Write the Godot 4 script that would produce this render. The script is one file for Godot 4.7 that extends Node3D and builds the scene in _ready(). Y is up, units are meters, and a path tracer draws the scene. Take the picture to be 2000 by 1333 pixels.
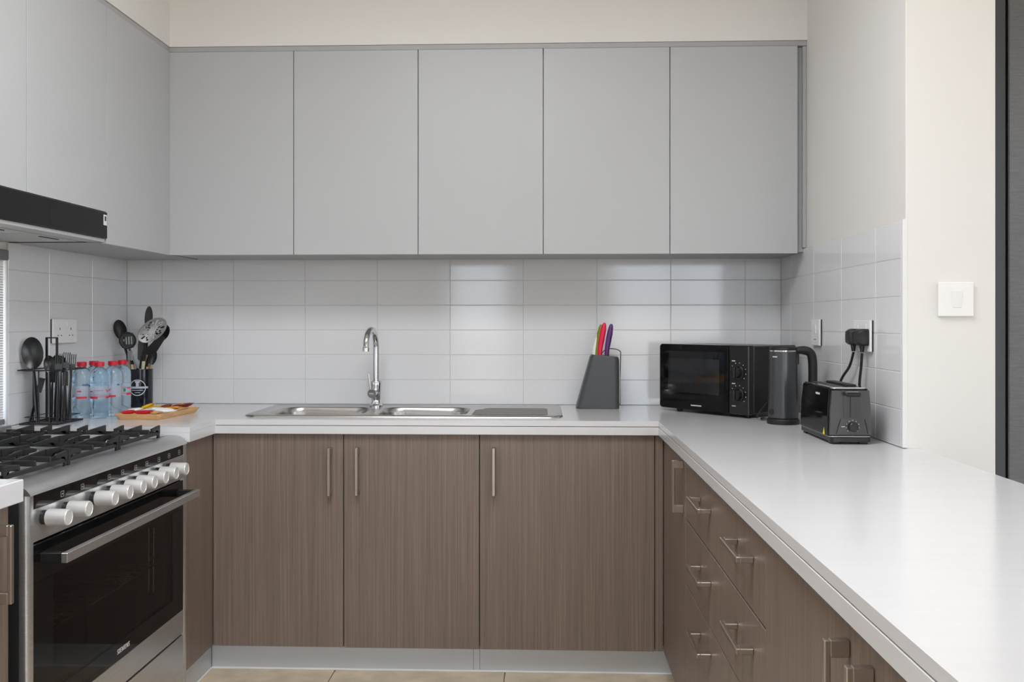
extends Node3D
# A U-shaped fitted kitchen. Metres, y up, floor at y = 0; the camera stands at x = 0, z = 0 and looks towards -z.

const TH := 0.036            # the camera turns a little towards -x
const EYE := 1.2376          # camera height
const F := 1760.0            # focal length in pixels of a 2000 x 1333 frame
const ZB := -3.722           # back wall, tile face
const XL := -1.752           # wall behind the cooker, tile face
const XR := 0.967            # short wall beside the toaster, tile face
const ZE := -2.4695          # free end of that wall
const XE := 1.213            # its far side
const CT := 0.897            # worktop, top
const CB := 0.848            # worktop, underside
const ZU := -3.383           # fronts of the upper doors, back run
const XU := -1.4258          # fronts of the upper doors, cooker run
const UB := 1.494            # upper doors, lower edge
const UT := 2.266            # upper doors, top
const ST := 2.287            # soffit, lower edge
const ZL := -3.1345          # fronts of the base doors, back run
const XB := 0.412            # fronts of the drawers, peninsula
const CEIL := 2.75

var M := {}
var taken := {}
var rng := RandomNumberGenerator.new()


class G:
	# collects triangles (counter-clockwise seen from outside) for one mesh
	var v := PackedVector3Array()
	var t := Transform3D.IDENTITY

	func tri(a: Vector3, b: Vector3, c: Vector3) -> void:
		v.append(t * a)
		v.append(t * b)
		v.append(t * c)

	func quad(a: Vector3, b: Vector3, c: Vector3, d: Vector3) -> void:
		tri(a, b, c)
		tri(a, c, d)

	func tri_out(a: Vector3, b: Vector3, c: Vector3, mid: Vector3) -> void:
		if (b - a).cross(c - a).dot((a + b + c) / 3.0 - mid) < 0.0:
			tri(a, c, b)
		else:
			tri(a, b, c)

	func quad_out(a: Vector3, b: Vector3, c: Vector3, d: Vector3, mid: Vector3) -> void:
		tri_out(a, b, c, mid)
		tri_out(a, c, d, mid)

	func fix(start: int) -> void:
		# turn the pieces added since start so that their volume is positive
		var vol := 0.0
		var o := v[start] if v.size() > start else Vector3.ZERO
		for i in range(start, v.size(), 3):
			vol += (v[i] - o).dot((v[i + 1] - o).cross(v[i + 2] - o))
		if vol < 0.0:
			for i in range(start, v.size(), 3):
				var k := v[i + 1]
				v[i + 1] = v[i + 2]
				v[i + 2] = k

	func box(lo: Vector3, hi: Vector3, bev := 0.0012) -> G:
		var a := Vector3(minf(lo.x, hi.x), minf(lo.y, hi.y), minf(lo.z, hi.z))
		var b := Vector3(maxf(lo.x, hi.x), maxf(lo.y, hi.y), maxf(lo.z, hi.z))
		var m := (a + b) / 2.0
		var h := (b - a) / 2.0
		bev = minf(bev, minf(h.x, minf(h.y, h.z)) * 0.45)
		var e := h - Vector3.ONE * bev
		if bev <= 0.0:
			e = h
		var pt := func(ax: int, s: Vector3) -> Vector3:
			var q := e
			q[ax] = h[ax]
			return m + q * s
		for ax in 3:
			var i := (ax + 1) % 3
			var j := (ax + 2) % 3
			for s in [-1.0, 1.0]:
				var c := []
				for k in [[-1, -1], [1, -1], [1, 1], [-1, 1]]:
					var sg := Vector3.ONE
					sg[ax] = s
					sg[i] = k[0]
					sg[j] = k[1]
					c.append(pt.call(ax, sg))
				quad_out(c[0], c[1], c[2], c[3], m)
			if bev > 0.0:
				for si in [-1.0, 1.0]:
					for sj in [-1.0, 1.0]:
						var s0 := Vector3.ONE
						s0[ax] = -1
						s0[i] = si
						s0[j] = sj
						var s1 := s0
						s1[ax] = 1
						quad_out(pt.call(i, s0), pt.call(i, s1), pt.call(j, s1), pt.call(j, s0), m)
		if bev > 0.0:
			for sx in [-1.0, 1.0]:
				for sy in [-1.0, 1.0]:
					for sz in [-1.0, 1.0]:
						var s := Vector3(sx, sy, sz)
						tri_out(pt.call(0, s), pt.call(1, s), pt.call(2, s), m)
		return self

	func loft(rings: Array, cap0 := true, cap1 := true, closed := true) -> G:
		var start := v.size()
		var n: int = rings[0].size()
		for r in rings.size() - 1:
			var a: PackedVector3Array = rings[r]
			var b: PackedVector3Array = rings[r + 1]
			for i in (n if closed else n - 1):
				var j := (i + 1) % n
				quad(a[i], a[j], b[j], b[i])
		for side in 2:
			if (side == 0 and cap0) or (side == 1 and cap1):
				var c: PackedVector3Array = rings[0] if side == 0 else rings[-1]
				var mid := Vector3.ZERO
				for q in c:
					mid += q / float(n)
				for i in n:
					if side == 0:
						tri(mid, c[(i + 1) % n], c[i])
					else:
						tri(mid, c[i], c[(i + 1) % n])
		fix(start)
		return self

	func lathe(prof: Array, n := 32) -> G:
		# prof: Vector2(radius, height) from one end to the other, round the y axis
		var rings := []
		for q in prof:
			var ring := PackedVector3Array()
			for i in n:
				var an := TAU * i / n
				ring.append(Vector3(cos(an) * maxf(q.x, 1e-5), q.y, -sin(an) * maxf(q.x, 1e-5)))
			rings.append(ring)
		return loft(rings, prof[0].x > 1e-4, prof[-1].x > 1e-4)

	func tube(pts: Array, r, n := 10, flat := 1.0, up := Vector3.ZERO) -> G:
		# r: one radius or one for each point; flat scales the cross-section along the second axis
		var rings := []
		var side := Vector3.ZERO
		for i in pts.size():
			var d: Vector3 = (pts[mini(i + 1, pts.size() - 1)] - pts[maxi(i - 1, 0)]).normalized()
			if side == Vector3.ZERO:
				var u := up if up != Vector3.ZERO else (Vector3.UP if absf(d.y) < 0.9 else Vector3.RIGHT)
				side = u.cross(d).normalized()
			side = (side - d * side.dot(d)).normalized()
			var other := d.cross(side)
			var rad: float = r[i] if r is Array else r
			var ring := PackedVector3Array()
			for k in n:
				var an := TAU * k / n
				ring.append(pts[i] + side * cos(an) * rad + other * sin(an) * rad * flat)
			rings.append(ring)
		return loft(rings)

	func prism(poly: PackedVector2Array, y0: float, y1: float, bev := 0.0) -> G:
		# poly in x, z; extruded along y, with the upper edge chamfered
		var start := v.size()
		var n := poly.size()
		var area := 0.0
		for i in n:
			area += poly[i].cross(poly[(i + 1) % n])
		var sg := signf(area)
		var inner := PackedVector2Array()
		for i in n:
			var e0 := (poly[i] - poly[(i - 1 + n) % n]).normalized()
			var e1 := (poly[(i + 1) % n] - poly[i]).normalized()
			var n0 := Vector2(-e0.y, e0.x) * sg
			var n1 := Vector2(-e1.y, e1.x) * sg
			var m := (n0 + n1).normalized()
			inner.append(poly[i] + m * (bev / maxf(0.3, m.dot(n0))))
		var at := func(q: Vector2, y: float) -> Vector3: return Vector3(q.x, y, q.y)
		var idx := Geometry2D.triangulate_polygon(poly)
		for i in range(0, idx.size(), 3):
			var a := idx[i]
			var b := idx[i + 1]
			var c := idx[i + 2]
			if (poly[b] - poly[a]).cross(poly[c] - poly[a]) * sg < 0.0:
				b = idx[i + 2]
				c = idx[i + 1]
			tri(at.call(inner[a], y1), at.call(inner[b], y1), at.call(inner[c], y1))
			tri(at.call(poly[a], y0), at.call(poly[c], y0), at.call(poly[b], y0))
		for i in n:
			var j := (i + 1) % n
			quad(at.call(poly[j], y0), at.call(poly[i], y0), at.call(poly[i], y1 - bev), at.call(poly[j], y1 - bev))
			if bev > 0.0:
				quad(at.call(poly[j], y1 - bev), at.call(poly[i], y1 - bev), at.call(inner[i], y1), at.call(inner[j], y1))
		fix(start)
		return self

	func build(crease := 35.0, uv_off := Vector2.ZERO) -> ArrayMesh:
		var faces := v.size() / 3
		var fn := PackedVector3Array()
		var un := PackedVector3Array()
		fn.resize(faces)
		un.resize(faces)
		var at := {}
		var keys := []
		keys.resize(v.size())
		for f in faces:
			var k := (v[f * 3 + 1] - v[f * 3]).cross(v[f * 3 + 2] - v[f * 3])
			fn[f] = k
			un[f] = k.normalized()
			for c in 3:
				var q := v[f * 3 + c]
				var key := Vector3i((q * 50000.0).round())
				keys[f * 3 + c] = key
				if at.has(key):
					at[key].append(f)
				else:
					at[key] = [f]
		var lim := cos(deg_to_rad(crease))
		var pos := PackedVector3Array()
		var nor := PackedVector3Array()
		var uv := PackedVector2Array()
		for f in faces:
			if fn[f].length_squared() < 1e-22:
				continue
			var u := un[f].abs()
			for c in [0, 2, 1]:
				var q := v[f * 3 + c]
				var s := Vector3.ZERO
				for o in at[keys[f * 3 + c]]:
					if un[o].dot(un[f]) > lim:
						s += fn[o]
				pos.append(q)
				nor.append(s.normalized() if s.length_squared() > 1e-24 else un[f])
				if u.y > u.x and u.y > u.z:
					uv.append(Vector2(q.x, q.z) + uv_off)
				elif u.x > u.z:
					uv.append(Vector2(q.z, -q.y) + uv_off)
				else:
					uv.append(Vector2(q.x, -q.y) + uv_off)
		var arr := []
		arr.resize(Mesh.ARRAY_MAX)
		arr[Mesh.ARRAY_VERTEX] = pos
		arr[Mesh.ARRAY_NORMAL] = nor
		arr[Mesh.ARRAY_TEX_UV] = uv
		var m := ArrayMesh.new()
		m.add_surface_from_arrays(Mesh.PRIMITIVE_TRIANGLES, arr)
		return m


# ------------------------------------------------------------------ helpers
func numbered(called: String) -> String:
	taken[called] = taken.get(called, -1) + 1
	return called if taken[called] == 0 else "%s_%03d" % [called, taken[called]]


func thing(called: String, label: String, category: String, at := Vector3.ZERO, turn := 0.0, group := "") -> Node3D:
	var o := Node3D.new()
	o.name = numbered(called)
	o.position = at
	o.rotation.y = turn
	o.set_meta("label", label)
	o.set_meta("category", category)
	if group:
		o.set_meta("group", group)
	add_child(o)
	return o


func struct(called: String, label := "") -> Node3D:
	var o := Node3D.new()
	o.name = called
	o.set_meta("kind", "structure")
	if label:
		o.set_meta("label", label)
	add_child(o)
	return o


func part(called: String, g: G, m: Material, parent: Node3D, crease := 35.0, uv_off := Vector2.ZERO) -> MeshInstance3D:
	var o := MeshInstance3D.new()
	o.name = called
	o.mesh = g.build(crease, uv_off)
	o.material_override = m
	parent.add_child(o, true)
	return o


func one(called: String, g: G, m: Material, label: String, category: String, group := "", crease := 35.0) -> MeshInstance3D:
	var o := part(numbered(called), g, m, self, crease)
	o.set_meta("label", label)
	o.set_meta("category", category)
	if group:
		o.set_meta("group", group)
	return o


func loc(o: Node3D) -> G:
	# geometry written in room coordinates, kept in the axes of o
	var g := G.new()
	g.t = o.transform.affine_inverse()
	return g


func lettering(parent: Node3D, s: String, high: float, xf: Transform3D, m: Material, called := "lettering", bold := true) -> MeshInstance3D:
	var t := TextMesh.new()
	var f := SystemFont.new()
	f.font_names = PackedStringArray(["Droid Sans"])
	f.font_weight = 700 if bold else 400
	t.font = f
	t.text = s
	t.font_size = 64
	t.pixel_size = high / 46.0
	t.depth = 0.0004
	var o := MeshInstance3D.new()
	o.name = called
	o.mesh = t
	o.material_override = m
	o.transform = xf
	parent.add_child(o, true)
	return o


func curve(pts: Array, sub := 6) -> Array:
	var out := []
	for i in pts.size() - 1:
		var a: Vector3 = pts[maxi(i - 1, 0)]
		var b: Vector3 = pts[i]
		var c: Vector3 = pts[i + 1]
		var d: Vector3 = pts[mini(i + 2, pts.size() - 1)]
		for k in sub:
			out.append(b.cubic_interpolate(c, a, d, float(k) / sub))
	out.append(pts[-1])
	return out


func rrect(w: float, h: float, r: float, n := 6, c := Vector2.ZERO) -> PackedVector2Array:
	var out := PackedVector2Array()
	for q in 4:
		var m: Vector2 = [Vector2(w / 2 - r, h / 2 - r), Vector2(-w / 2 + r, h / 2 - r), Vector2(-w / 2 + r, -h / 2 + r), Vector2(w / 2 - r, -h / 2 + r)][q]
		for i in n + 1:
			out.append(c + m + Vector2.from_angle(PI / 2 * (q + float(i) / n)) * r)
	return out


func flat_ring(p: PackedVector2Array, y: float) -> PackedVector3Array:
	var out := PackedVector3Array()
	for q in p:
		out.append(Vector3(q.x, y, q.y))
	return out


func frame_of(at: Vector3, up: Vector3, face: Vector3) -> Transform3D:
	var y := up.normalized()
	var x := y.cross(face).normalized()
	return Transform3D(Basis(x, y, x.cross(y)), at)


func mat(called: String, c: Color, rough := 0.5, metal := 0.0) -> StandardMaterial3D:
	var m := StandardMaterial3D.new()
	m.resource_name = called
	m.albedo_color = c
	m.roughness = rough
	m.metallic = metal
	M[called] = m
	return m


func c8(r: int, g: int, b: int) -> Color:
	return Color(r / 255.0, g / 255.0, b / 255.0)


func noise_image(w: int, h: int, sx: float, sy: float, base: Color, amp: float, fine: float, sd: int) -> ImageTexture:
	var n := FastNoiseLite.new()
	n.seed = sd
	n.frequency = 1.0
	n.noise_type = FastNoiseLite.TYPE_SIMPLEX_SMOOTH
	n.fractal_octaves = 3
	var r := RandomNumberGenerator.new()
	r.seed = sd
	var im := Image.create(w, h, false, Image.FORMAT_RGB8)
	for y in h:
		for x in w:
			var k := 1.0 + amp * n.get_noise_2d(x * sx, y * sy) + fine * (r.randf() - 0.5)
			im.set_pixel(x, y, Color(clampf(base.r * k, 0, 1), clampf(base.g * k, 0, 1), clampf(base.b * k, 0, 1)))
	return ImageTexture.create_from_image(im)


func wood_image() -> ImageTexture:
	# 1 m wide, 2 m high: fine vertical threads in brown grey, in broad slow bands
	var w := 1024
	var h := 256
	var n := FastNoiseLite.new()
	n.seed = 11
	n.frequency = 1.0
	n.fractal_octaves = 2
	var im := Image.create(w, h, false, Image.FORMAT_RGB8)
	for y in h:
		for x in w:
			var a := n.get_noise_2d(x * 0.35, y * 0.012)
			var b := n.get_noise_2d(x * 0.10 + 500.0, y * 0.006)
			var c := n.get_noise_2d(x * 0.8 + 900.0, y * 0.05)
			var d := n.get_noise_2d(x * 0.015 + 70.0, y * 0.004)
			var k := 1.0 + 0.14 * a + 0.09 * b + 0.07 * c + 0.04 * d
			im.set_pixel(x, y, Color(0.482 * k, 0.420 * k, 0.378 * k))
	return ImageTexture.create_from_image(im)


func materials() -> void:
	mat("paint", c8(225, 222, 218), 0.75)
	mat("ceiling_paint", c8(236, 234, 230), 0.85)
	mat("tile", c8(224, 224, 225), 0.10)
	mat("grout", c8(206, 205, 203), 0.8)
	mat("upper", c8(180, 181, 182), 0.42)
	mat("filler", c8(168, 169, 170), 0.5)
	var wd := mat("wood", Color.WHITE, 0.42)
	wd.albedo_texture = wood_image()
	wd.uv1_scale = Vector3(1.0, 0.5, 1.0)
	mat("carcass", c8(120, 108, 98), 0.7)
	mat("carcass_grey", c8(180, 181, 182), 0.6)
	var ct := mat("stone", Color.WHITE, 0.16)
	ct.albedo_texture = noise_image(256, 512, 0.010, 0.05, c8(216, 215, 216), 0.010, 0.010, 4)
	ct.uv1_scale = Vector3(0.9, 0.9, 1)
	var fl := mat("floor_tile", Color.WHITE, 0.35)
	fl.albedo_texture = noise_image(256, 256, 0.02, 0.03, c8(208, 190, 164), 0.10, 0.03, 7)
	fl.uv1_scale = Vector3(1.3, 1.3, 1)
	mat("floor_grout", c8(150, 136, 118), 0.9)
	mat("alu", c8(206, 209, 212), 0.42, 0.35)
	mat("white_seal", c8(236, 236, 234), 0.5)
	var st := mat("steel", Color.WHITE, 0.31, 0.85)
	st.albedo_texture = noise_image(256, 256, 0.012, 0.7, c8(196, 196, 196), 0.06, 0.03, 21)
	st.uv1_scale = Vector3(2.5, 2.5, 1)
	mat("sink_steel", c8(186, 183, 180), 0.27, 1.0)
	mat("chrome", c8(216, 217, 219), 0.06, 1.0)
	mat("nickel", c8(178, 166, 156), 0.30, 0.9)
	mat("dark_chrome", c8(92, 92, 94), 0.14, 0.7)
	mat("knob_silver", c8(226, 225, 223), 0.32, 0.35)
	mat("gloss_black", c8(18, 18, 19), 0.06)
	M.gloss_black.metallic_specular = 0.32
	mat("matt_black", c8(27, 27, 28), 0.45)
	mat("soft_black", c8(22, 22, 23), 0.28)
	mat("iron", c8(36, 36, 36), 0.5)
	mat("cooker_side", c8(48, 48, 49), 0.42)
	mat("white_plastic", c8(236, 235, 233), 0.3)
	mat("white_print", c8(222, 222, 222), 0.5)
	mat("grey_print", c8(168, 170, 174), 0.5)
	mat("dark_print", c8(60, 60, 62), 0.6)
	mat("oven_dark", c8(78, 79, 82), 0.35)
	var gl := mat("oven_glass", Color(0.02, 0.02, 0.022, 0.5), 0.03)
	gl.transparency = BaseMaterial3D.TRANSPARENCY_ALPHA
	gl.metallic_specular = 0.32
	var mg := mat("microwave_glass", Color(0.02, 0.02, 0.022, 0.45), 0.03)
	mg.transparency = BaseMaterial3D.TRANSPARENCY_ALPHA
	mat("block", c8(72, 73, 75), 0.45)
	mat("kettle", c8(80, 81, 83), 0.30, 0.6)
	mat("knife_white", c8(238, 240, 232), 0.35)
	mat("knife_green", c8(120, 126, 20), 0.35)
	mat("knife_red", c8(226, 8, 62), 0.35)
	mat("knife_purple", c8(84, 34, 104), 0.35)
	mat("wood_handle", c8(206, 176, 142), 0.55)
	mat("pale_handle", c8(196, 196, 160), 0.5)
	mat("crock", c8(16, 20, 30), 0.08)
	mat("emblem", c8(190, 196, 206), 0.5)
	var bm := mat("bamboo", Color.WHITE, 0.45)
	bm.albedo_texture = noise_image(128, 128, 0.02, 0.25, c8(226, 178, 122), 0.12, 0.02, 31)
	bm.uv1_scale = Vector3(4, 4, 1)
	mat("cap_red", c8(200, 24, 46), 0.35)
	var wt := mat("water", Color(0.86, 0.945, 1.0, 0.10), 0.03)
	wt.refraction_enabled = true
	wt.refraction_scale = 0.033
	var lb := mat("bottle_label", Color(0.93, 0.86, 0.90, 0.22), 0.5)
	lb.transparency = BaseMaterial3D.TRANSPARENCY_ALPHA
	mat("label_red", c8(206, 40, 62), 0.5)
	mat("label_blue", c8(30, 110, 170), 0.4)
	mat("label_green", c8(30, 120, 60), 0.5)
	for a in [["yellow", 240, 196, 24], ["red", 204, 24, 34], ["white", 238, 237, 238], ["brown", 132, 70, 50], ["orange", 238, 160, 30], ["maroon", 132, 44, 70], ["tan", 214, 168, 116]]:
		mat("sachet_" + a[0], c8(a[1], a[2], a[3]), 0.35)
	mat("blind", c8(222, 222, 220), 0.7)
	M.blind.backlight_enabled = true
	M.blind.backlight = Color(0.22, 0.22, 0.22)
	mat("rail_grey", c8(118, 118, 118), 0.5)
	var pane := mat("pane", Color(1, 1, 1, 0.04), 0.02)
	pane.transparency = BaseMaterial3D.TRANSPARENCY_ALPHA
	mat("frame_white", c8(225, 225, 224), 0.4)
	var bs := mat("door_metal", Color.WHITE, 0.36, 0.85)
	bs.albedo_texture = noise_image(256, 256, 0.02, 0.5, c8(112, 113, 115), 0.07, 0.05, 41)
	bs.uv1_scale = Vector3(2, 2, 1)
	mat("door_frame", c8(74, 76, 80), 0.4, 0.5)
	mat("yellow_sign", c8(226, 214, 40), 0.5)
	mat("filter", c8(150, 150, 150), 0.4, 0.8)
	var lg := mat("lamp_glow", c8(250, 250, 248), 0.6)
	lg.emission_enabled = true
	lg.emission = Color(1.0, 0.99, 0.97)
	lg.emission_energy_multiplier = 1.0
	mat("hood_under", c8(188, 188, 188), 0.45)
	mat("smoke", c8(96, 97, 99), 0.12, 1.0)
	mat("utensil_black", c8(20, 20, 21), 0.42)
	mat("outside", c8(170, 170, 165), 0.9)


# ------------------------------------------------------------------ room
func room() -> void:
	# floor: a slab with tiles of 60 cm
	var fl := struct("floor", "beige stone floor tiles with thin joints")
	part("slab", G.new().box(Vector3(-1.95, -0.2, -3.92), Vector3(6.7, -0.008, 5.4), 0.0), M.floor_grout, fl)
	var tile_meshes := []
	for k in 4:
		tile_meshes.append(G.new().box(Vector3(-0.301, -0.0078, -0.301), Vector3(0.301, 0, 0.301), 0.0012).build(35.0, Vector2(k * 0.31, k * 0.17)))
	for i in 12:
		for j in 15:
			var t := MeshInstance3D.new()
			t.name = "tile"
			t.mesh = tile_meshes[(i * 5 + j * 3) % 4]
			t.material_override = M.floor_tile
			t.position = Vector3(-1.047 - 0.605 + i * 0.605, 0, -3.50 + j * 0.605)
			if t.position.x < 5.5 and t.position.z < 5.0:
				fl.add_child(t, true)

	# ceiling
	var ce := struct("ceiling", "white painted ceiling")
	part("slab", G.new().box(Vector3(-1.95, CEIL, -3.92), Vector3(6.7, CEIL + 0.2, 5.4), 0.0), M.ceiling_paint, ce)

	# back wall with soffit and splashback
	var wb := struct("wall_back", "off-white back wall with glossy light grey wall tiles")
	part("plaster", G.new().box(Vector3(XL - 0.2, 0, ZB - 0.2), Vector3(XE, CEIL, ZB - 0.008), 0.0), M.paint, wb)
	part("soffit", G.new().box(Vector3(XU, ST, ZB - 0.008), Vector3(XR + 0.008, CEIL, ZU), 0.0), M.paint, wb)
	part("grout", G.new().box(Vector3(XL - 0.006, CT + 0.0005, ZB - 0.008), Vector3(XR + 0.006, 1.5145, ZB - 0.0012), 0.0), M.grout, wb)
	var xs := [XL]
	for i in 9:
		xs.append(-1.6027 + i * 0.303)
	xs.append(XR)
	for j in 6:
		for i in xs.size() - 1:
			tile(wb, Vector3(xs[i] + 0.001, 0.8975 + j * 0.103, ZB), Vector3(xs[i + 1] - 0.001, 0.8975 + j * 0.103 + 0.101, ZB), 2)

	# wall with the window behind the cooker
	var wl := struct("wall_left", "off-white wall with glossy tiles and the cooker window")
	var oz0 := -2.886
	var oz1 := -1.986
	var g := G.new()
	g.box(Vector3(XL - 0.2, 0, ZB), Vector3(XL - 0.008, CEIL, oz0), 0.0)
	g.box(Vector3(XL - 0.2, 0, oz1), Vector3(XL - 0.008, CEIL, 5.2), 0.0)
	g.box(Vector3(XL - 0.2, 0, oz0), Vector3(XL - 0.008, 0.90, oz1), 0.0)
	g.box(Vector3(XL - 0.2, 1.50, oz0), Vector3(XL - 0.008, CEIL, oz1), 0.0)
	part("plaster", g, M.paint, wl)
	part("soffit", G.new().box(Vector3(XL - 0.008, ST, ZB), Vector3(XU, CEIL, -1.0), 0.0), M.paint, wl)
	part("grout", G.new().box(Vector3(XL - 0.008, CT + 0.0005, ZB), Vector3(XL - 0.0012, 1.5145, oz0), 0.0), M.grout, wl)
	var zs := [ZB, -3.433, -3.13, oz0]
	for j in 6:
		for i in zs.size() - 1:
			tile(wl, Vector3(XL, 0.8975 + j * 0.103, zs[i] + 0.001), Vector3(XL, 0.8975 + j * 0.103 + 0.101, zs[i + 1] - 0.001), 0)

	# short wall beside the toaster
	var wr := struct("wall_right", "short off-white wall with a tiled side and painted end")
	part("plaster", G.new().box(Vector3(XR + 0.008, 0, ZB), Vector3(XE, CEIL, ZE), 0.002), M.paint, wr)
	part("grout", G.new().box(Vector3(XR + 0.0012, CT + 0.0005, ZB), Vector3(XR + 0.008, 1.5145, ZE - 0.014), 0.0), M.grout, wr)
	var zr := [ZB, -3.579, -3.276, -2.973, -2.67, ZE - 0.014]
	for j in 6:
		for i in zr.size() - 1:
			tile(wr, Vector3(XR, 0.8975 + j * 0.103, zr[i] + 0.001), Vector3(XR, 0.8975 + j * 0.103 + 0.101, zr[i + 1] - 0.001), 1)
	var et := struct("trim_1", "pale edge strip closing the tiles")
	part("strip", G.new().box(Vector3(XR - 0.001, CT + 0.001, ZE - 0.0135), Vector3(XR + 0.012, 1.516, ZE + 0.0015), 0.001), M.frame_white, et)

	# the rest of the flat: walls with large windows, beside and behind the camera
	var wf := struct("wall_front", "off-white wall with tall windows behind the viewer")
	g = G.new()
	var zf := 5.0
	for a in [[XL - 0.2, -1.3, 0.0, CEIL], [-0.5, 0.9, 0.0, CEIL], [2.7, 6.6, 0.0, CEIL], [-1.3, -0.5, 2.4, CEIL], [0.9, 2.7, 2.4, CEIL]]:
		g.box(Vector3(a[0], a[2], zf), Vector3(a[1], a[3], zf + 0.2), 0.0)
	part("plaster", g, M.paint, wf)
	window_frame("window_2", Vector3(-1.3, 0.0, zf + 0.08), Vector3(-0.5, 2.4, zf + 0.12), 1)
	window_frame("window_3", Vector3(0.9, 0.0, zf + 0.08), Vector3(2.7, 2.4, zf + 0.12), 2)
	var ws := struct("wall_side", "off-white living room wall with a wide glass door")
	g = G.new()
	var xs4 := 6.4
	for a in [[-2.95, -2.5, 0.0, CEIL], [3.5, 5.2, 0.0, CEIL], [-2.5, 3.5, 2.5, CEIL]]:
		g.box(Vector3(xs4, a[2], a[0]), Vector3(xs4 + 0.2, a[3], a[1]), 0.0)
	part("plaster", g, M.paint, ws)
	window_frame("window_4", Vector3(xs4 + 0.08, 0.0, -2.5), Vector3(xs4 + 0.12, 2.5, 3.5), 4)
	var wh := struct("wall_hall", "off-white wall behind the grey metal door")
	part("plaster", G.new().box(Vector3(XE, 0, -2.95), Vector3(6.4, CEIL, -2.75), 0.0), M.paint, wh)


func tile(parent: Node3D, lo: Vector3, hi: Vector3, axis: int) -> void:
	# axis 2: faces +z, 0: faces +x, 1: faces -x; each tile lies a touch uneven
	var mid := (lo + hi) / 2.0
	var h := (hi - lo) / 2.0
	var d := 0.006
	var g := G.new()
	if axis == 2:
		g.box(Vector3(-h.x, -h.y, -d), Vector3(h.x, h.y, 0), 0.0012)
	elif axis == 0:
		g.box(Vector3(-d, -h.y, -h.z), Vector3(0, h.y, h.z), 0.0012)
	else:
		g.box(Vector3(0, -h.y, -h.z), Vector3(d, h.y, h.z), 0.0012)
	var o := part("tile", g, M.tile, parent)
	o.position = mid
	var a := rng.randf_range(-0.0022, 0.0022)
	var b := rng.randf_range(-0.0016, 0.0016)
	o.rotation = Vector3(a, b, 0) if axis == 2 else Vector3(0, b, a)


func window_frame(called: String, lo: Vector3, hi: Vector3, panels: int) -> void:
	var w := struct(called, "white framed window with clear panes")
	var along := 0 if hi.x - lo.x > hi.z - lo.z else 2
	var length := hi[along] - lo[along]
	var g := G.new()
	var put := func(a0: float, a1: float, y0: float, y1: float) -> void:
		var p := lo
		var q := hi
		p[along] = lo[along] + a0
		q[along] = lo[along] + a1
		p.y = y0
		q.y = y1
		g.box(p, q, 0.002)
	put.call(0.0, length, lo.y, lo.y + 0.06)
	put.call(0.0, length, hi.y - 0.06, hi.y)
	for i in panels + 1:
		var c := length * i / panels
		put.call(maxf(0.0, c - 0.035), minf(length, c + 0.035), lo.y, hi.y)
	part("frame", g, M.frame_white, w)
	for i in panels:
		var gp := G.new()
		var p := lo
		var q := hi
		p[along] = lo[along] + length * i / panels + 0.03
		q[along] = lo[along] + length * (i + 1) / panels - 0.03
		p.y = lo.y + 0.055
		q.y = hi.y - 0.055
		var across := 2 - along
		var m := (lo[across] + hi[across]) / 2.0
		p[across] = m - 0.003
		q[across] = m + 0.003
		gp.box(p, q, 0.0)
		part("pane", gp, M.pane, w)


func ceiling_lights() -> void:
	# flat LED panels on the ceiling, above the kitchen floor and over the living area
	var spots := [[-0.25, -1.55, 1.2, 0.9, 4.7, "square white LED ceiling panel above the kitchen floor"], [2.6, 1.6, 1.2, 0.9, 3.0, "square white LED ceiling panel over the living area"]]
	for q in spots:
		var o := thing("ceiling_light", q[5], "ceiling light", Vector3(q[0], CEIL, q[1]))
		var g := G.new()
		var w: float = q[2] / 2
		var d: float = q[3] / 2
		g.box(Vector3(-w - 0.02, -0.05, -d - 0.02), Vector3(w + 0.02, -0.001, -d), 0.002)
		g.box(Vector3(-w - 0.02, -0.05, d), Vector3(w + 0.02, -0.001, d + 0.02), 0.002)
		g.box(Vector3(-w - 0.02, -0.05, -d), Vector3(-w, -0.001, d), 0.002)
		g.box(Vector3(w, -0.05, -d), Vector3(w + 0.02, -0.001, d), 0.002)
		part("frame", g, M.frame_white, o)
		part("diffuser", G.new().box(Vector3(-w, -0.04, -d), Vector3(w, -0.03, d), 0.0), M.lamp_glow, o)
		var l := AreaLight3D.new()
		l.name = "panel_light"
		l.area_size = Vector2(q[2], q[3])
		l.light_energy = q[4]
		l.light_color = Color(0.965, 0.98, 1.0)
		l.area_range = 12.0
		l.area_attenuation = 2.0
		l.shadow_enabled = true
		l.position = Vector3(0, -0.045, 0)
		l.rotation = Vector3(-PI / 2, 0, 0)
		o.add_child(l)


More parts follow.
